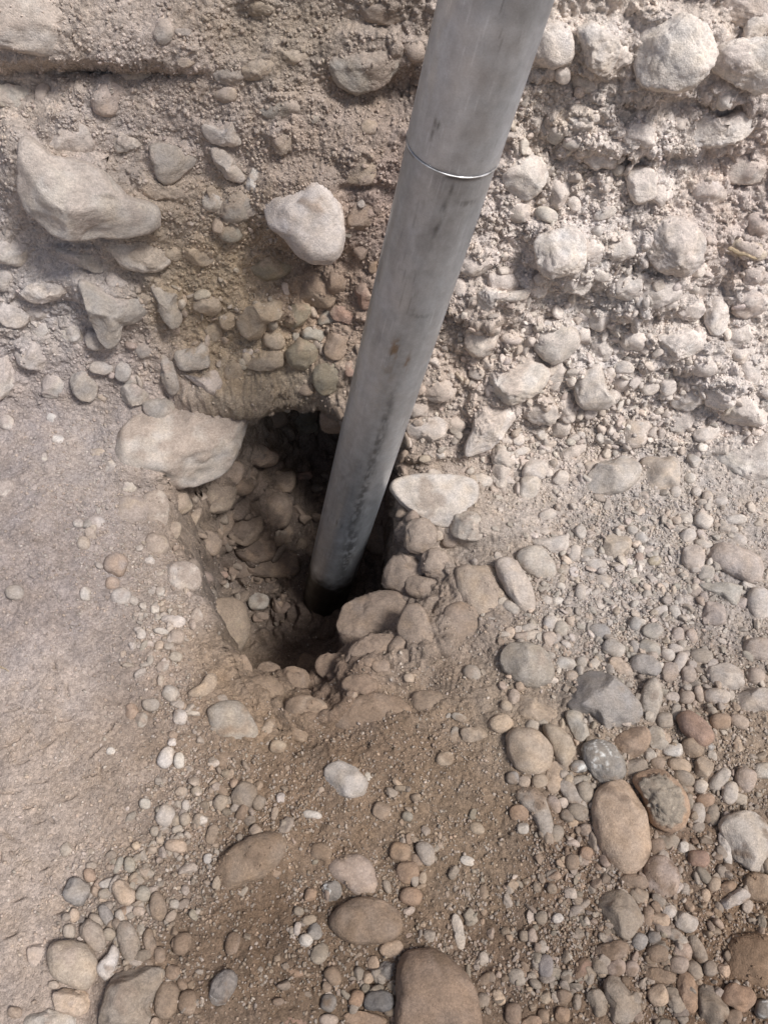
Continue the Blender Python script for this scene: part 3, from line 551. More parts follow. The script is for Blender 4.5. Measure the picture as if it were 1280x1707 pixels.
# ------------------------------------------------------------------ stones
import bmesh
ICO = {}
for sub in (1, 2, 3, 4, 5):
    bm = bmesh.new(); bmesh.ops.create_icosphere(bm, subdivisions=sub, radius=1)
    ICO[sub] = (np.array([v.co[:] for v in bm.verts]), np.array([[v.index for v in f.verts] for f in bm.faces]).ravel()); bm.free()

COL = dict(W=(.64,.60,.55), w=(.55,.50,.45), g=(.39,.36,.32), v=(.33,.315,.27), o=(.27,.245,.18), t=(.41,.335,.26), T=(.50,.385,.29), c=(.31,.27,.225), b=(.27,.205,.155),
           O=(.345,.24,.17), r=(.30,.195,.155), p=(.42,.345,.295), s=(.235,.235,.235), S=(.13,.145,.16), q=(.24,.24,.235), x=(.42,.29,.20), y=(.36,.30,.18))
CNAME = dict(W='white', w='pale', g='grey', v='grey-green', o='olive', t='tan', T='cream-tan', c='grey-brown', b='brown', O='orange-brown', r='reddish-brown', p='pinkish', s='slate-grey', S='dark blue-grey', q='dark mottled', x='crusty', y='yellowish')

def outline_fn(pts):
    P = np.array(pts, float); c = P.mean(0)
    # area centroid
    x, y = P[:, 0], P[:, 1]; x2, y2 = np.roll(x, -1), np.roll(y, -1); cr = x * y2 - x2 * y; A = cr.sum() / 2
    c = np.array([((x + x2) * cr).sum(), ((y + y2) * cr).sum()]) / (6 * A)
    # dense outline, rounded, as radius over angle
    D = []
    n = len(P)
    for i in range(n):
        p0, p1, p2, p3 = P[i - 1], P[i], P[(i + 1) % n], P[(i + 2) % n]
        for t in np.linspace(0, 1, 12, endpoint=False):
            D.append(.5 * ((2 * p1) + (p2 - p0) * t + (2 * p0 - 5 * p1 + 4 * p2 - p3) * t * t + (3 * p1 - p0 - 3 * p2 + p3) * t ** 3) * .85 + .15 * (p1 + (p2 - p1) * t))
    D = np.array(D) - c
    th = np.arctan2(D[:, 1], D[:, 0]); r = np.hypot(D[:, 0], D[:, 1])
    o = np.argsort(th); th, r = th[o], r[o]
    T = np.concatenate([th - 2 * np.pi, th, th + 2 * np.pi]); R = np.concatenate([r, r, r])
    g = np.linspace(-np.pi, np.pi, 181)
    rg = np.interp(g, T, R)
    k = np.array([1, 2, 1]) / 4.0
    rg = np.convolve(np.concatenate([rg[-3:-1], rg, rg[1:3]]), k, 'same')[2:-2]
    return c, (lambda a: np.interp(a, g, rg)), (P.max(0) - P.min(0))

def ellipse_fn(w, h, ang, r_, rough):
    a, b = w / 2, h / 2; al = math.radians(ang)
    k = [(m, r_.normal(0, rough / m ** .7), r_.uniform(0, 6.28)) for m in (2, 3, 4, 5)]
    p = r_.uniform(2.0, 2.9)
    def fn(th):
        t = th - al
        base = 1 / (np.abs(np.cos(t) / a) ** p + np.abs(np.sin(t) / b) ** p) ** (1 / p)
        return base * (1 + sum(c * np.cos(m * t + f) for m, c, f in k))
    return fn

items = []
for ln in POLYS.strip().split('\n'):
    lm, lab, ck, emb, kd, pts = ln.split('|')
    pts = [tuple(map(float, p.split(','))) for p in pts.split()]
    c, fn, wh = outline_fn(pts)
    items.append(dict(c=c, fn=fn, w=wh[0], h=wh[1], ck=ck, e=int(emb), k=kd, lab=lab, lm=lm if lm != '-' else None))
for t in ELLS.replace('\n', ';').split(';'):
    if not t.strip(): continue
    a = t.split()
    x, y, w, h, ang = map(float, a[:5])
    r_ = np.random.default_rng(int(x * 31 + y))
    kd = 'a' if r_.random() < (.5 if y < 830 else .32) else 'r'
    items.append(dict(c=np.array([x, y]), fn=ellipse_fn(w, h, ang, r_, .045), w=w, h=h, ang=ang, ck=a[5], e=int(a[6]), k=kd, lab=None, lm=None))
for it in items: it['area'] = it['w'] * it['h'] * (10 if it['lab'] else 1)
items.sort(key=lambda i: -i['area'])
solo, rest = items[:NSOLO], items[NSOLO:]


# soil banked up against the bigger stones, more above them than below
swell = np.zeros_like(X)
for it in items:
    w_, h_ = it['w'], it['h']
    if min(w_, h_) < 30: continue
    x0, y0 = it['c']; rm = max(w_, h_)
    u0, u1 = np.searchsorted(ux, [(x0 - rm * 1.0 - W0 / 2) / F * 1.45 - .12, (x0 + rm - W0 / 2) / F * 1.45 + .12])
    sl = (slice(0, NT), slice(max(0, u0), min(NU, u1)))
    qx = PX[sl] - x0; qy = PY[sl] - y0
    m = (np.abs(qx) < rm * .85) & (np.abs(qy) < rm * .85) & (Z[sl] > -.4)
    if not m.any(): continue
    qx, qy = qx[m], qy[m]
    rho = np.hypot(qx, qy) / it['fn'](np.arctan2(qy, qx))
    c_ = .5 * min(w_, h_) / F * 1.1
    wl_ = wallness[sl][m]
    A = c_ * ((.17 + .17 * np.clip(-qy / (h_ * .5), -1, 1)) * wl_ + .12 * (1 - wl_)) * (1.25 if it['e'] == 1 else 1)
    v = A * sstep(1.55, .98, rho)
    sw_ = swell[sl]; cur = sw_[m]; sw_[m] = np.maximum(cur, v)
push(swell * near, N)
PX, PY, PD = project(np.stack([X, Y, Z], -1))

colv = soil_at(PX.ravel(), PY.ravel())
bl = fbm(P3, 22, 3, 41); bl2 = vnoise(P3, 90, 44)
colv *= (1 + .13 * bl + .07 * bl2)[:, None]
hue = vnoise(P3, 35, 43)
colv *= 1 + np.stack([.03 * hue, 0 * hue, -.05 * hue], 1)
# lighter on the humps, darker in the hollows between them
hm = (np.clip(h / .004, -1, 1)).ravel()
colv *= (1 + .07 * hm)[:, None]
ii = np.arange(NT * NU).reshape(NT, NU)
quads = np.stack([ii[:-1, :-1], ii[:-1, 1:], ii[1:, 1:], ii[1:, :-1]], -1).reshape(-1)
VT = np.stack([X, Y, Z], -1).reshape(-1, 3)
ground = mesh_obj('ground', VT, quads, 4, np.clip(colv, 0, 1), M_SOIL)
ground['kind'] = 'structure'

def stone_mesh(cx, cy, rad, w, h, kind, emb, colk, seed, sub):
    r_ = np.random.default_rng(seed)
    U, Fc = ICO[sub]; U = U.copy()
    f = np.hypot(U[:, 0], U[:, 1]); th = np.arctan2(U[:, 1], U[:, 0])
    pw = .72 if kind == 'r' else .62
    f2 = f ** pw; z = np.sign(U[:, 2]) * np.abs(U[:, 2]) ** .9
    Q = np.stack([f2 * np.cos(th), f2 * np.sin(th), z], 1)
    wc = cy < 820
    ncut = 7 if kind == 'a' else (4 if wc else (2 if r_.random() < .5 else 0))
    for _ in range(ncut):
        d = r_.normal(size=3); d[2] = abs(d[2]) + .55; d /= np.linalg.norm(d)
        lim = r_.uniform(.55 if wc else .62, .86) if kind == 'a' else r_.uniform(.62 if wc else .8, .95)
        e = Q @ d - lim
        Q -= np.maximum(0, e)[:, None] * d * .93
    P0, n, dep = seat(cx, cy, w, h)
    small = min(w, h)
    c = .5 * small * dep / F * (.78 if small < 60 else .66)
    if abs(cx - 540) < 230 and 880 < cy < 1230: c *= .72
    V = CAM - P0; V /= np.linalg.norm(V)
    mix = .35 if small < 90 else .22
    M = V * (1 - mix) + n * mix; M /= np.linalg.norm(M)
    wallst = n[2] < .75
    off = ({-1: .85, 0: .38, 1: 0, 2: -.40} if wallst else {-1: .85, 0: .38, 1: .0, 2: -.40})[emb] * c
    if small > 75 and emb == 0 and wallst: off += .22 * c
    P0 = P0 + V * off
    grow = {-1: 1.03, 0: 1.0 if small < 60 else 1.04, 1: 1.03, 2: 1.08}[emb]
    th2 = np.arctan2(Q[:, 1], Q[:, 0]); ff = np.hypot(Q[:, 0], Q[:, 1]) * grow
    R = rad(th2)
    rr = ray(cx + ff * R * np.cos(th2), cy + ff * R * np.sin(th2))
    tpl = np.dot(P0 - CAM, M) / (rr @ M)
    B = CAM + rr * tpl[:, None]
    G = B + M * (Q[:, 2:3] * c)
    out = G - P0; L = np.linalg.norm(out, axis=1, keepdims=True) + 1e-9; out = out / L
    sz = .5 * small * dep / F
    sd_ = G * 1.0 + seed * .37
    nz = fbm(sd_, .55 / sz, 3, seed % 97) * sz * (.07 if kind == 'r' else .055)
    nz += vnoise(sd_, 2.4 / sz, 5) * sz * .018
    if sub >= 4:
        nz += vnoise(sd_, 95, 6) * .0011 + vnoise(sd_, 230, 7) * .0006
        if kind == 'a' : nz += -np.abs(vnoise(sd_, 1.3 / sz, 8)) * sz * .05
    if colk == 'x':
        nz += np.where(np.hypot(ff * np.cos(th2) + .0, ff * np.sin(th2)) < .8, np.abs(vnoise(sd_, 150, 9)) * .0075 + vnoise(sd_, 300, 9) * .002, 0)
    if n[2] < .75 and small > 26:
        if small > 50: nz += fbm(sd_, 24, 2, 15) * .0022 - np.abs(vnoise(sd_, 40, 16)) * .002
        nz += np.abs(vnoise(sd_, 150, 11)) * (.0026 if cx > 640 else .0013) + fbm(sd_, 330, 2, 12) * (.0009 if cx > 640 else .0005)
    # dried soil and dust caked on the upper side of the bank's stones
    G = G + out * nz[:, None]
    bc = np.array(COL[colk]) * (1 + r_.normal(0, .07)) * (1 + r_.normal(0, .008, 3))
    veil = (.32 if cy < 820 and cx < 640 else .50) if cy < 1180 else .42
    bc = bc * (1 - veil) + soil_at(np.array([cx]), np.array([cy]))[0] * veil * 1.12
    C = np.repeat(bc[None, :], len(G), 0).astype(f32)
    m1 = fbm(sd_, 38, 3, 50 + seed % 5); C *= (1 + .10 * m1)[:, None]
    m2 = vnoise(sd_, 60, 60); C *= 1 + np.stack([.04 * m2, 0 * m2, -.06 * m2], 1)
    if colk == 'q':
        vn = fbm(sd_, 60, 3, 71); v_ = sstep(.10, .03, np.abs(vn)) * sstep(-.2, .3, vnoise(sd_, 30, 72))
        C = C * (1 - v_[:, None]) + np.array([.62, .61, .58]) * v_[:, None]
    if colk == 'x':
        v_ = sstep(.88, .7, np.hypot(ff * np.cos(th2), ff * np.sin(th2)))[:, None]
        C = C * (1 - v_) + np.array([.30, .255, .205]) * (1 + .35 * vnoise(sd_, 240, 73))[:, None] * v_
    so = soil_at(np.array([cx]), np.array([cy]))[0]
    wall = n[2] < .75
    # smoothed upward direction of the surface
    upn = out[:, 2]
    dn = fbm(sd_, 26 if small > 60 else 50, 3, 80 + seed % 7)
    dusty = wall and cx > 640
    bias = {-1: -.05, 0: -.42, 1: -.10, 2: .06}[emb] + (.12 if wall else 0) + (.26 if dusty else 0) + (.22 if (abs(cx - 500) < 240 and 800 < cy < 1230) else 0) + (.14 if cy < 1200 and not wall else 0) + (.08 if cy > 1200 else 0) + (.16 if wall and small > 60 and cx < 640 else 0)
    dm = sstep(.0, .35, dn * .75 + bias + (.38 if wall else .1) * (upn - .35)) * .85
    crust_ = fbm(sd_, 170, 2, 90)
    G = G + out * ((dm * (.0010 + .0016 * np.abs(crust_)) * (1.6 if wall else 1))[:, None] if small > 26 else 0)
    C = C * (1 - dm[:, None]) + so * (1.04 + .12 * crust_[:, None]) * dm[:, None]
    if small > 40 and emb > 0:
        q_ = np.where((dm > .35) & (Q[:, 2] > .1))[0]
        if len(q_):
            q_ = q_[r_.integers(0, len(q_), int(1 + small * small / 170))]
            CR.append((G[q_], out[q_], so * .45 + C[q_] * .6))
    return G, Fc, np.clip(C, 0, 1)

CR = []
# labels for the unlabelled stones: size, colour, shape and the nearest stone or place one can find
LMK = [(i['lm'], i['c'], max(i['w'], i['h']) / 2) for i in items if i['lm']]
LMK += [('pipe end in the hole', np.array([555., 960.]), 45), ('twig at the right', np.array([1240., 425.]), 22)]
DIRS = ['right of', 'lower right of', 'below', 'lower left of', 'left of', 'upper left of', 'above', 'upper right of']
def words(it):
    big = max(it['w'], it['h'])
    size = 'large' if big > 80 else 'medium' if big > 48 else 'small' if big > 30 else 'tiny'
    q = max(it['w'], it['h']) / min(it['w'], it['h'])
    shp = 'round' if q < 1.2 else 'oval' if q < 1.5 else 'elongated' if q < 2.1 else 'slender'
    sub = {-1: '', 0: '', 1: 'half-buried ', 2: 'dust-covered '}[it['e']]
    return size, sub, CNAME[it['ck']], shp
used = set(i['lab'] for i in solo if i['lab'])
for it in solo:
    if it['lab']: continue
    size, sub, cn, shp = words(it)
    L = sorted(LMK, key=lambda l: np.hypot(*(it['c'] - l[1])) - l[2] * .8)
    best = None
    for k in range(5):
        nm, c, rad = L[k]
        d = it['c'] - c; dist = np.hypot(*d) - rad - max(it['w'], it['h']) / 2
        a = math.degrees(math.atan2(d[1], d[0])); di = DIRS[int(round(a / 45)) % 8]
        pre = 'right beside, ' if False else ('just ' if dist < 14 else 'well ' if dist > 110 else '')
        cand = f'{size} {sub}{cn} {shp} stone {pre}{di} the {nm}'
        if cand not in used: best = cand; break
    if best is None:
        best = cand; print('DUP', cand)
    used.add(best); it['lab'] = best
for k, it in enumerate(solo):
    big = max(it['w'], it['h'])
    sub = 5 if big > 85 or it['ck'] in 'xq' else 4 if big > 42 else 3
    G, Fc, C = stone_mesh(it['c'][0], it['c'][1], it['fn'], it['w'], it['h'], it['k'], it['e'], it['ck'], int(it['c'][0] * 7 + it['c'][1] * 13), sub)
    o0 = G.mean(0)
    nm = 'boulder' if big > 150 else 'cobble' if big > 62 else 'stone'
    o = mesh_obj(nm, G - o0, Fc, 3, C, M_STONE)
    o.location = o0
    o['label'] = it['lab']; o['category'] = nm
    o['group'] = 'stones set in the bank' if it['c'][1] < 800 else 'stones lying on the floor'

def merged(name, parts, mat, label=None):
    Vs, Fs, Cs, k = [], [], [], 0
    for G, Fc, C in parts: Vs.append(G); Fs.append(Fc + k); Cs.append(C); k += len(G)
    o = mesh_obj(name, np.concatenate(Vs), np.concatenate(Fs), 3, np.concatenate(Cs), mat)
    o['kind'] = 'stuff'
    if label: o['label'] = label
    return o
merged('small_stones', [stone_mesh(it['c'][0], it['c'][1], it['fn'], it['w'], it['h'], it['k'], it['e'], it['ck'], int(it['c'][0] * 7 + it['c'][1] * 13), 3) for it in rest], M_PEB,
       'many small stones lying between the larger ones')

# ------------------------------------------------------------------ loose gravel and grit, scattered over the ground sheet
NF = normals().reshape(-1, 3)
VX, VY = PX.ravel(), PY.ravel()
def lumps(name, P_, N_, C_, smin, smax, power, lift, sub, label, seed):
    r_ = np.random.default_rng(seed); n = len(P_)
    U, Fc = ICO[sub]; nv = len(U)
    sz = smin + (smax - smin) * r_.random(n) ** power
    UU = U[None] * r_.uniform(.6, 1.3, (n, 1, 3)) * (1 + .25 * r_.normal(size=(n, nv, 1)))
    G = P_[:, None] + N_[:, None] * (sz * lift)[:, None, None] + UU * (sz * .5)[:, None, None]
    C = np.repeat((C_ * (1 + r_.normal(0, .10, (n, 1))))[:, None], nv, 1).reshape(-1, 3)
    o = mesh_obj(name, G.reshape(-1, 3), (Fc[None] + (np.arange(n) * nv)[:, None]).ravel(), 3, np.clip(C, 0, 1), M_PEB)
    o['kind'] = 'stuff'; o['label'] = label
lumps('crumbs', np.concatenate([c[0] for c in CR]), np.concatenate([c[1] for c in CR]), np.concatenate([c[2] for c in CR]), .0012, .0038, 2.0, .02, 1, 'crumbs of dry soil resting on the bigger stones', 12)
cand = np.where((VX > -400) & (VX < 1680) & (VY > -100) & (VY < 1850) & (np.abs(X.ravel()) < .9))[0]
area = (1.0 / (PD.ravel()[cand] ** 0 + 0))
def density(cl):                                    # (px, py, rx, ry, weight)
    w = np.zeros(len(cand), f32)
    for x, y, rx, ry, q in cl:
        w += q * np.exp(-(((VX[cand] - x) / rx) ** 2 + ((VY[cand] - y) / ry) ** 2) ** 1.3).astype(f32)
    return w
def scatter(name, n, zones, smin, smax, sub, label, pal, power=2.0, lift=.15, soilmix=.4, seed=3, pitout=False):
    r_ = np.random.default_rng(seed)
    w = density(zones)
    if pitout: w *= (1 - inpit.ravel()[cand])
    w = w * (.35 + sstep(-.35, .5, fbm(VT[cand], 30, 2, seed + 60)))
    idx = cand[r_.choice(len(cand), n, replace=False, p=w / w.sum())]
    U, Fc = ICO[sub]; nv = len(U)
    s = smin + (smax - smin) * r_.random(n) ** power
    A = r_.normal(size=(n, 3)); A /= np.linalg.norm(A, axis=1, keepdims=True)
    nn = NF[idx]
    nn = nn + .35 * r_.normal(size=(n, 3)); nn /= np.linalg.norm(nn, axis=1, keepdims=True)
    t1 = np.cross(nn, A); t1 /= np.linalg.norm(t1, axis=1, keepdims=True); t2 = np.cross(nn, t1)
    ax = np.stack([s * r_.uniform(.8, 1.5, n), s * r_.uniform(.65, 1.05, n), s * r_.uniform(.4, .8, n)], 1) * .5
    UU = U[None] * np.ones((n, 1, 1))
    sq = r_.uniform(.65, 1.0, (n, 1, 1))
    UU = np.sign(UU) * np.abs(UU) ** sq
    for _ in range(3):
        d = r_.normal(size=(n, 3)); d /= np.linalg.norm(d, axis=1, keepdims=True)
        e = np.einsum('nvk,nk->nv', UU, d) - r_.uniform(.45, .95, (n, 1))
        UU = UU - np.maximum(0, e)[..., None] * d[:, None, :] * .9
    UU += vnoise((UU + np.arange(n)[:, None, None] * 1.7).reshape(-1, 3), 1.3, 5).reshape(n, nv, 1) * .16 * UU
    G = VT[idx][:, None] + nn[:, None] * (ax[:, 2] * lift * 2)[:, None, None] + UU[..., 0:1] * (t1 * ax[:, 0:1])[:, None] + UU[..., 1:2] * (t2 * ax[:, 1:2])[:, None] + UU[..., 2:3] * (nn * ax[:, 2:3])[:, None]
    pc = np.array([COL[k] for k in pal])[r_.integers(0, len(pal), n)]
    so = colv[idx]
    C = pc * (1 - soilmix) + so * soilmix
    C = C * (1 + r_.normal(0, .11, (n, 1))) * (1 + r_.normal(0, .008, (n, 3)))
    C = np.repeat(C[:, None], nv, 1).reshape(-1, 3)
    Fa = (Fc[None] + (np.arange(n) * nv)[:, None]).ravel()
    o = mesh_obj(name, G.reshape(-1, 3), Fa, 3, np.clip(C, 0, 1), M_PEB)
    o['kind'] = 'stuff'; o['label'] = label
    return o
RIGHT = [(1080, 1010, 170, 130, 1.0), (1130, 870, 150, 60, .6), (1190, 1200, 130, 120, .9), (1480, 1100, 150, 260, .5), (960, 960, 90, 80, .7), (1000, 1090, 120, 70, .9), (860, 1070, 60, 60, .3)]
LOWR = [(1130, 1480, 170, 200, 1.0), (960, 1400, 70, 130, .8), (1000, 1600, 200, 100, .8), (1480, 1500, 150, 220, .5), (860, 1560, 120, 120, .5)]
LOWL = [(290, 1370, 60, 90, 1.0), (240, 1470, 110, 60, 1.0), (330, 1290, 50, 60, .7), (400, 1330, 70, 50, .6), (200, 1560, 90, 60, .8), (300, 1640, 80, 60, .5), (560, 1600, 140, 90, .45), (470, 1370, 60, 40, .4), (700, 1380, 60, 90, .3)]
LRIM = [(270, 1030, 55, 90, 1.0), (290, 1170, 40, 40, .8), (190, 900, 50, 70, .4)]
BANK = [(960, 600, 240, 160, 1.0), (840, 760, 120, 60, .9), (1050, 700, 200, 60, .6), (950, 300, 120, 120, .4), (430, 560, 110, 130, .35), (520, 380, 60, 60, .3), (380, 370, 60, 40, .5), (350, 480, 60, 40, .4), (250, 620, 60, 40, .3)]
scatter('gravel', 3400, [(x, y, a, b, q) for x, y, a, b, q in RIGHT] + [(x, y, a, b, q * .9) for x, y, a, b, q in LOWR] + [(x, y, a, b, q * .8) for x, y, a, b, q in LOWL + LRIM], .005, .0165, 3, 'loose gravel scattered over the floor of the dig', 'wgtpcTwgbcvg', 2.6, .12, .60, 3, True)
scatter('bank_pebbles', 1500, BANK, .005, .019, 3, 'small dusty pebbles set in the face of the bank', 'wwgtp', 2.2, .05, .6, 4)
scatter('pit_stones', 190, [(400, 850, 90, 110, 1.0), (450, 960, 90, 70, .6), (560, 780, 110, 90, .6), (660, 880, 50, 60, .6)], .008, .034, 3, 'dusty brown stones in the walls of the hole', 'bbcb', 1.8, .02, .75, 8)
scatter('grit', 36000, [(100, 1250, 190, 420, .16)] + [(x, y, a * 1.15, b * 1.15, q) for x, y, a, b, q in RIGHT + LOWR] + [(x, y, a * 1.2, b * 1.2, q) for x, y, a, b, q in LOWL + LRIM] + [(640, 1350, 240, 200, .45), (150, 850, 130, 160, .25), (500, 1500, 200, 200, .4), (430, 950, 80, 60, .4), (680, 1150, 90, 60, .3)], .0022, .0056, 1, 'fine grit strewn over the floor of the dig', 'wgtpcbTw', 2.2, .2, .6, 5)
scatter('bank_grit', 24000, [(x, y, a * 1.3, b * 1.3, q) for x, y, a, b, q in BANK] + [(1000, 250, 300, 250, .8), (300, 200, 340, 220, 1.0), (150, 560, 160, 120, .3), (560, 200, 150, 150, .5)], .0022, .0065, 1, 'crumbs of dry soil clinging to the bank', 'wwtp', 2.0, .12, .85, 6)

# ------------------------------------------------------------------ the steel pipe
R0 = .045
def axis_pt(px, py, wpx):
    return CAM + ray(px, py) * (2 * R0 * F / (wpx * .962))
PT, PB = axis_pt(825, 0, 193), axis_pt(555, 950, 83)
AX = (PT - PB) / np.linalg.norm(PT - PB)
e1 = np.cross(AX, [0, 1, 0]); e1 /= np.linalg.norm(e1); e2 = np.cross(AX, e1)
LEN = np.linalg.norm(PT - PB)
def s_at(px, py):                                   # distance along the axis of the axis point seen at image height py
    ss = np.linspace(-.5, LEN + .5, 3000); _, q, _ = project(PB + ss[:, None] * AX)
    return ss[np.argmin(np.abs(q - py))]
S_SEAM = s_at(0, 243); S_TOP = s_at(0, -12)
def tube(name, prof, parent, colfn, na=220, mat=None):
    ss, rr = np.array(prof, float).T
    th = np.linspace(0, 2 * np.pi, na, endpoint=False)
    A, B = np.meshgrid(ss, th, indexing='ij'); R = np.repeat(rr[:, None], na, 1)
    P = PB + A[..., None] * AX + R[..., None] * (np.cos(B)[..., None] * e1 + np.sin(B)[..., None] * e2)
    i = np.arange(len(ss) * na).reshape(len(ss), na); j = np.roll(i, -1, 1)
    q = np.stack([i[:-1], j[:-1], j[1:], i[1:]], -1).reshape(-1)
    px, py, _ = project(P.reshape(-1, 3))
    C = colfn(P.reshape(-1, 3), A.ravel(), B.ravel())
    o = mesh_obj(name, P.reshape(-1, 3) - PB, q, 4, C, mat)
    if parent: o.parent = parent
    return o
mp = bpy.data.materials.new('weathered_zinc'); mp.use_nodes = True
n, l = mp.node_tree.nodes, mp.node_tree.links; b = n['Principled BSDF']
at = n.new('ShaderNodeAttribute'); at.attribute_name = 'Col'
tg = n.new('ShaderNodeNewGeometry')
def _pn(sc_, lo, hi, det=4):
    t_ = n.new('ShaderNodeTexNoise'); t_.inputs['Scale'].default_value = sc_; t_.inputs['Detail'].default_value = det; t_.inputs['Roughness'].default_value = .7; l.new(tg.outputs['Position'], t_.inputs['Vector'])
    r_ = n.new('ShaderNodeMapRange'); r_.inputs[1].default_value = .35; r_.inputs[2].default_value = .65; r_.inputs[3].default_value = lo; r_.inputs[4].default_value = hi; l.new(t_.outputs[0], r_.inputs[0]); return r_.outputs[0]
mm = n.new('ShaderNodeMath'); mm.operation = 'MULTIPLY'; l.new(_pn(650, .93, 1.07), mm.inputs[0]); l.new(_pn(70, .91, 1.09, 6), mm.inputs[1])
vs = n.new('ShaderNodeVectorMath'); vs.operation = 'SCALE'; l.new(at.outputs['Color'], vs.inputs[0]); l.new(mm.outputs[0], vs.inputs['Scale'])
l.new(vs.outputs[0], b.inputs['Base Color'])
b.inputs['Metallic'].default_value = .72
tc = n.new('ShaderNodeNewGeometry')
nt = n.new('ShaderNodeTexNoise'); nt.inputs['Scale'].default_value = 45; nt.inputs['Detail'].default_value = 6; l.new(tc.outputs['Position'], nt.inputs['Vector'])
mr = n.new('ShaderNodeMapRange'); mr.inputs[1].default_value = .3; mr.inputs[2].default_value = .7; mr.inputs[3].default_value = .30; mr.inputs[4].default_value = .52
l.new(nt.outputs[0], mr.inputs[0]); l.new(mr.outputs[0], b.inputs['Roughness'])
nb = n.new('ShaderNodeTexNoise'); nb.inputs['Scale'].default_value = 300; nb.inputs['Detail'].default_value = 3; l.new(tc.outputs['Position'], nb.inputs['Vector'])
bp = n.new('ShaderNodeBump'); bp.inputs['Strength'].default_value = .12; bp.inputs['Distance'].default_value = .0008
l.new(nb.outputs[0], bp.inputs['Height']); l.new(bp.outputs[0], b.inputs['Normal'])

# the side of the pipe that faces the camera
vcam = CAM - (PB + AX * LEN * .4); TH0 = math.atan2(np.dot(vcam, e2), np.dot(vcam, e1))
ex_ = np.cross(AX, vcam); 
def marks(P, s, th):
    dth = (th - TH0 + np.pi) % (2 * np.pi) - np.pi
    a = dth * R0
    right = np.dot(np.cos(TH0 + .5) * e1 + np.sin(TH0 + .5) * e2, [1, 0, 0]) > np.dot(np.cos(TH0) * e1 + np.sin(TH0) * e2, [1, 0, 0])
    if not right: a = -a
    L = np.stack([a, s, 0 * s], 1)
    C = np.repeat(np.array([[.54, .575, .62]]), len(s), 0)
    st = L * np.array([1, .22, 1])
    C *= (1 + .17 * fbm(st, 26, 4, 101) + .07 * vnoise(L, 150, 102) + .05 * vnoise(L * np.array([1, .05, 1]), 300, 103))[:, None]
    def blot(px_, py_, wa, ws, col, k, sk=0.0, ns=260, th_=.0):
        s0 = s_at(0, py_)
        c0 = PB + s0 * AX; cx_, cy_, cd = project(c0); a0 = math.asin(max(-.95, min(.95, ((px_ - cx_) * cd / F) / R0))) * R0
        d = ((a - a0 - sk * (s - s0)) / wa) ** 2 + ((s - s0) / ws) ** 2
        w = np.exp(-d ** 1.2) * sstep(th_ - .25, th_ + .35, fbm(L * np.array([1, .5, 1]), ns, 3, int(px_ + py_)))
        w = (k * w)[:, None]
        return w, np.array(col)
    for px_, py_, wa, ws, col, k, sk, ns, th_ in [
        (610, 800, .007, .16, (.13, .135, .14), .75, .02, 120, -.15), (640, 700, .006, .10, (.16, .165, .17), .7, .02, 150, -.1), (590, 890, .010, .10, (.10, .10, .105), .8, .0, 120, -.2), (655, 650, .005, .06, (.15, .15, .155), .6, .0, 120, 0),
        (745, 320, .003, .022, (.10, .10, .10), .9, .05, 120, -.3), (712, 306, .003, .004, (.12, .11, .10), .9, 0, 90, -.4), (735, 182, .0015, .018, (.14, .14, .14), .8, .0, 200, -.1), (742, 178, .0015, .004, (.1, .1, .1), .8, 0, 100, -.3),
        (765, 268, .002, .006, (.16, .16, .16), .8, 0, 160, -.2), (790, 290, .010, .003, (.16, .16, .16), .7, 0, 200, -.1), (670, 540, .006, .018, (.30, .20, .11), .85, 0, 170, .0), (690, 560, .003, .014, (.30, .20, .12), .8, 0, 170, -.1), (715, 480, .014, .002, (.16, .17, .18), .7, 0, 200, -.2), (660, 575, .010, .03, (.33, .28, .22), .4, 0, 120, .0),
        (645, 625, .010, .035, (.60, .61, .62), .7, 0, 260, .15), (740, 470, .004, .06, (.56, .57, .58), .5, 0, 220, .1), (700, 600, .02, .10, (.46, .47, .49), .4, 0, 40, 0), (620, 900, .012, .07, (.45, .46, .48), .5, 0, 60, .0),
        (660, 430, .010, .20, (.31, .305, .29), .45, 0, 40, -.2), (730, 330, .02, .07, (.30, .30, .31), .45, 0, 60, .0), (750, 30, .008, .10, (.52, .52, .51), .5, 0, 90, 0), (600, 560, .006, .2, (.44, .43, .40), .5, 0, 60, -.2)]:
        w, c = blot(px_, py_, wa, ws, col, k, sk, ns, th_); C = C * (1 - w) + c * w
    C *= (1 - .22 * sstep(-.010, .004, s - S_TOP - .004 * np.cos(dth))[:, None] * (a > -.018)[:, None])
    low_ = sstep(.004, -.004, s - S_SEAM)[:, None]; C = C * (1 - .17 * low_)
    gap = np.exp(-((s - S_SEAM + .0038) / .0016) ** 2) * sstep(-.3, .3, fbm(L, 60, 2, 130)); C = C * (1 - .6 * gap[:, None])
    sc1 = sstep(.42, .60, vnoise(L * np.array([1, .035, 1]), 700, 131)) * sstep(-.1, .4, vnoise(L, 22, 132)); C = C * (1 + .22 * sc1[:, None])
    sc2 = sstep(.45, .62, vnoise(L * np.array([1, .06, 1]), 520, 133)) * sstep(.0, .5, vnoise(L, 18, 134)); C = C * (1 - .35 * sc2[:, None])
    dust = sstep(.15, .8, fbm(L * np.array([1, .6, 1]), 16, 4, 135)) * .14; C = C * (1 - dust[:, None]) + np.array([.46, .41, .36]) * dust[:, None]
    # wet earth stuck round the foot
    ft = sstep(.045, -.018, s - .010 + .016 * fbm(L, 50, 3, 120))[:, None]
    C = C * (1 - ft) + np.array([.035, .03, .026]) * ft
    return np.clip(C, 0, 1).astype(f32)
root = bpy.data.objects.new('steel_pipe', None); sc.collection.objects.link(root); root.location = PB
root['label'] = 'grey galvanised steel pipe standing aslant in the dark hole'; root['category'] = 'pipe'
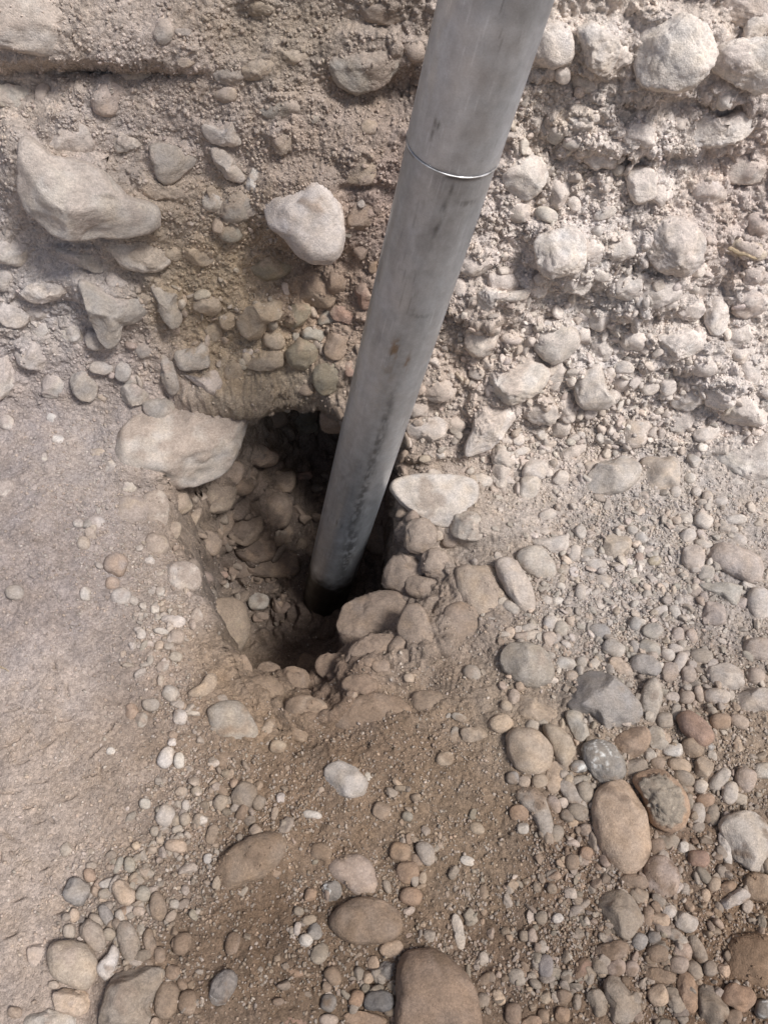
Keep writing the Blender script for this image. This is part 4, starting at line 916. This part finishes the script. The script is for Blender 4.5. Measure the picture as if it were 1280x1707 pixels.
lo = tube('lower_pipe', [(s, R0 * .985) for s in np.arange(-.30, S_SEAM + .005, .0028)], root, marks, mat=mp)
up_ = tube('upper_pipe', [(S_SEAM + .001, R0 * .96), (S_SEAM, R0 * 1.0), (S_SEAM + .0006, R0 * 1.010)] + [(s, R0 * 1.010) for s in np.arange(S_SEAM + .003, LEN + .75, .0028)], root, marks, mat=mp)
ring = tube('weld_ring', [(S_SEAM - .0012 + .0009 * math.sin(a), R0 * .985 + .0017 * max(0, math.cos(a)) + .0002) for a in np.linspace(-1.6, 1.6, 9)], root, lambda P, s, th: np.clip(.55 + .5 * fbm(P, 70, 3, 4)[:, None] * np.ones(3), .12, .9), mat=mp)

# ------------------------------------------------------------------ dry twig on the right of the bank
def twig(name, pts, rad, label, flat=.6):
    P = np.array([CAM + ray(x, y) * (seat(x, y, 14, 14)[2] - lift) for x, y, lift in pts])
    t = np.linspace(0, 1, 26); k = np.linspace(0, 1, len(P))
    C = np.stack([np.interp(t, k, P[:, i]) for i in range(3)], 1)
    C += fbm(C, 120, 2, 5)[:, None] * .0006
    d = np.gradient(C, axis=0); d /= np.linalg.norm(d, axis=1, keepdims=True)
    V = CAM - C; V /= np.linalg.norm(V, axis=1, keepdims=True)
    a = np.cross(d, V); a /= np.linalg.norm(a, axis=1, keepdims=True); bb = np.cross(a, d)
    na = 10; G = []
    for i in range(len(t)):
        r = rad * (.55 + .45 * math.sin(math.pi * min(1, t[i] * 1.3 + .12))) if i < 25 else rad * .3
        for q in range(na):
            an = 2 * math.pi * q / na
            G.append(C[i] + a[i] * r * math.cos(an) * (1 + .2 * math.sin(i * 1.3 + q)) + bb[i] * r * flat * math.sin(an))
    G.append(C[0]); G.append(C[-1]); G = np.array(G)
    i = np.arange(26 * na).reshape(26, na); j = np.roll(i, -1, 1)
    A = np.stack([i[:-1], j[:-1], j[1:]], -1).reshape(-1); B = np.stack([i[:-1], j[1:], i[1:]], -1).reshape(-1)
    E1 = np.stack([np.full(na, 26 * na), j[0], i[0]], -1).ravel(); E2 = np.stack([np.full(na, 26 * na + 1), i[-1], j[-1]], -1).ravel()
    col = np.array([.40, .32, .22]) * (1 + .25 * vnoise(G * np.array([1, 1, 1]), 500, 3))[:, None]
    o0 = G.mean(0)
    o = mesh_obj(name, G - o0, np.concatenate([A, B, E1, E2]), 3, np.clip(col, 0, 1), M_STONE); o.location = o0
    o['label'] = label; o['category'] = 'twig'
twig('twig', [(1213, 413, .014), (1230, 421, .016), (1248, 427, .016), (1264, 433, .012)], .0030, 'flat broken piece of dry twig under the ochre rock at right')
twig('twig', [(-6, 1110, .002), (6, 1113, .003), (16, 1119, .002)], .0011, 'thin dark twig lying in the dust at the left edge')
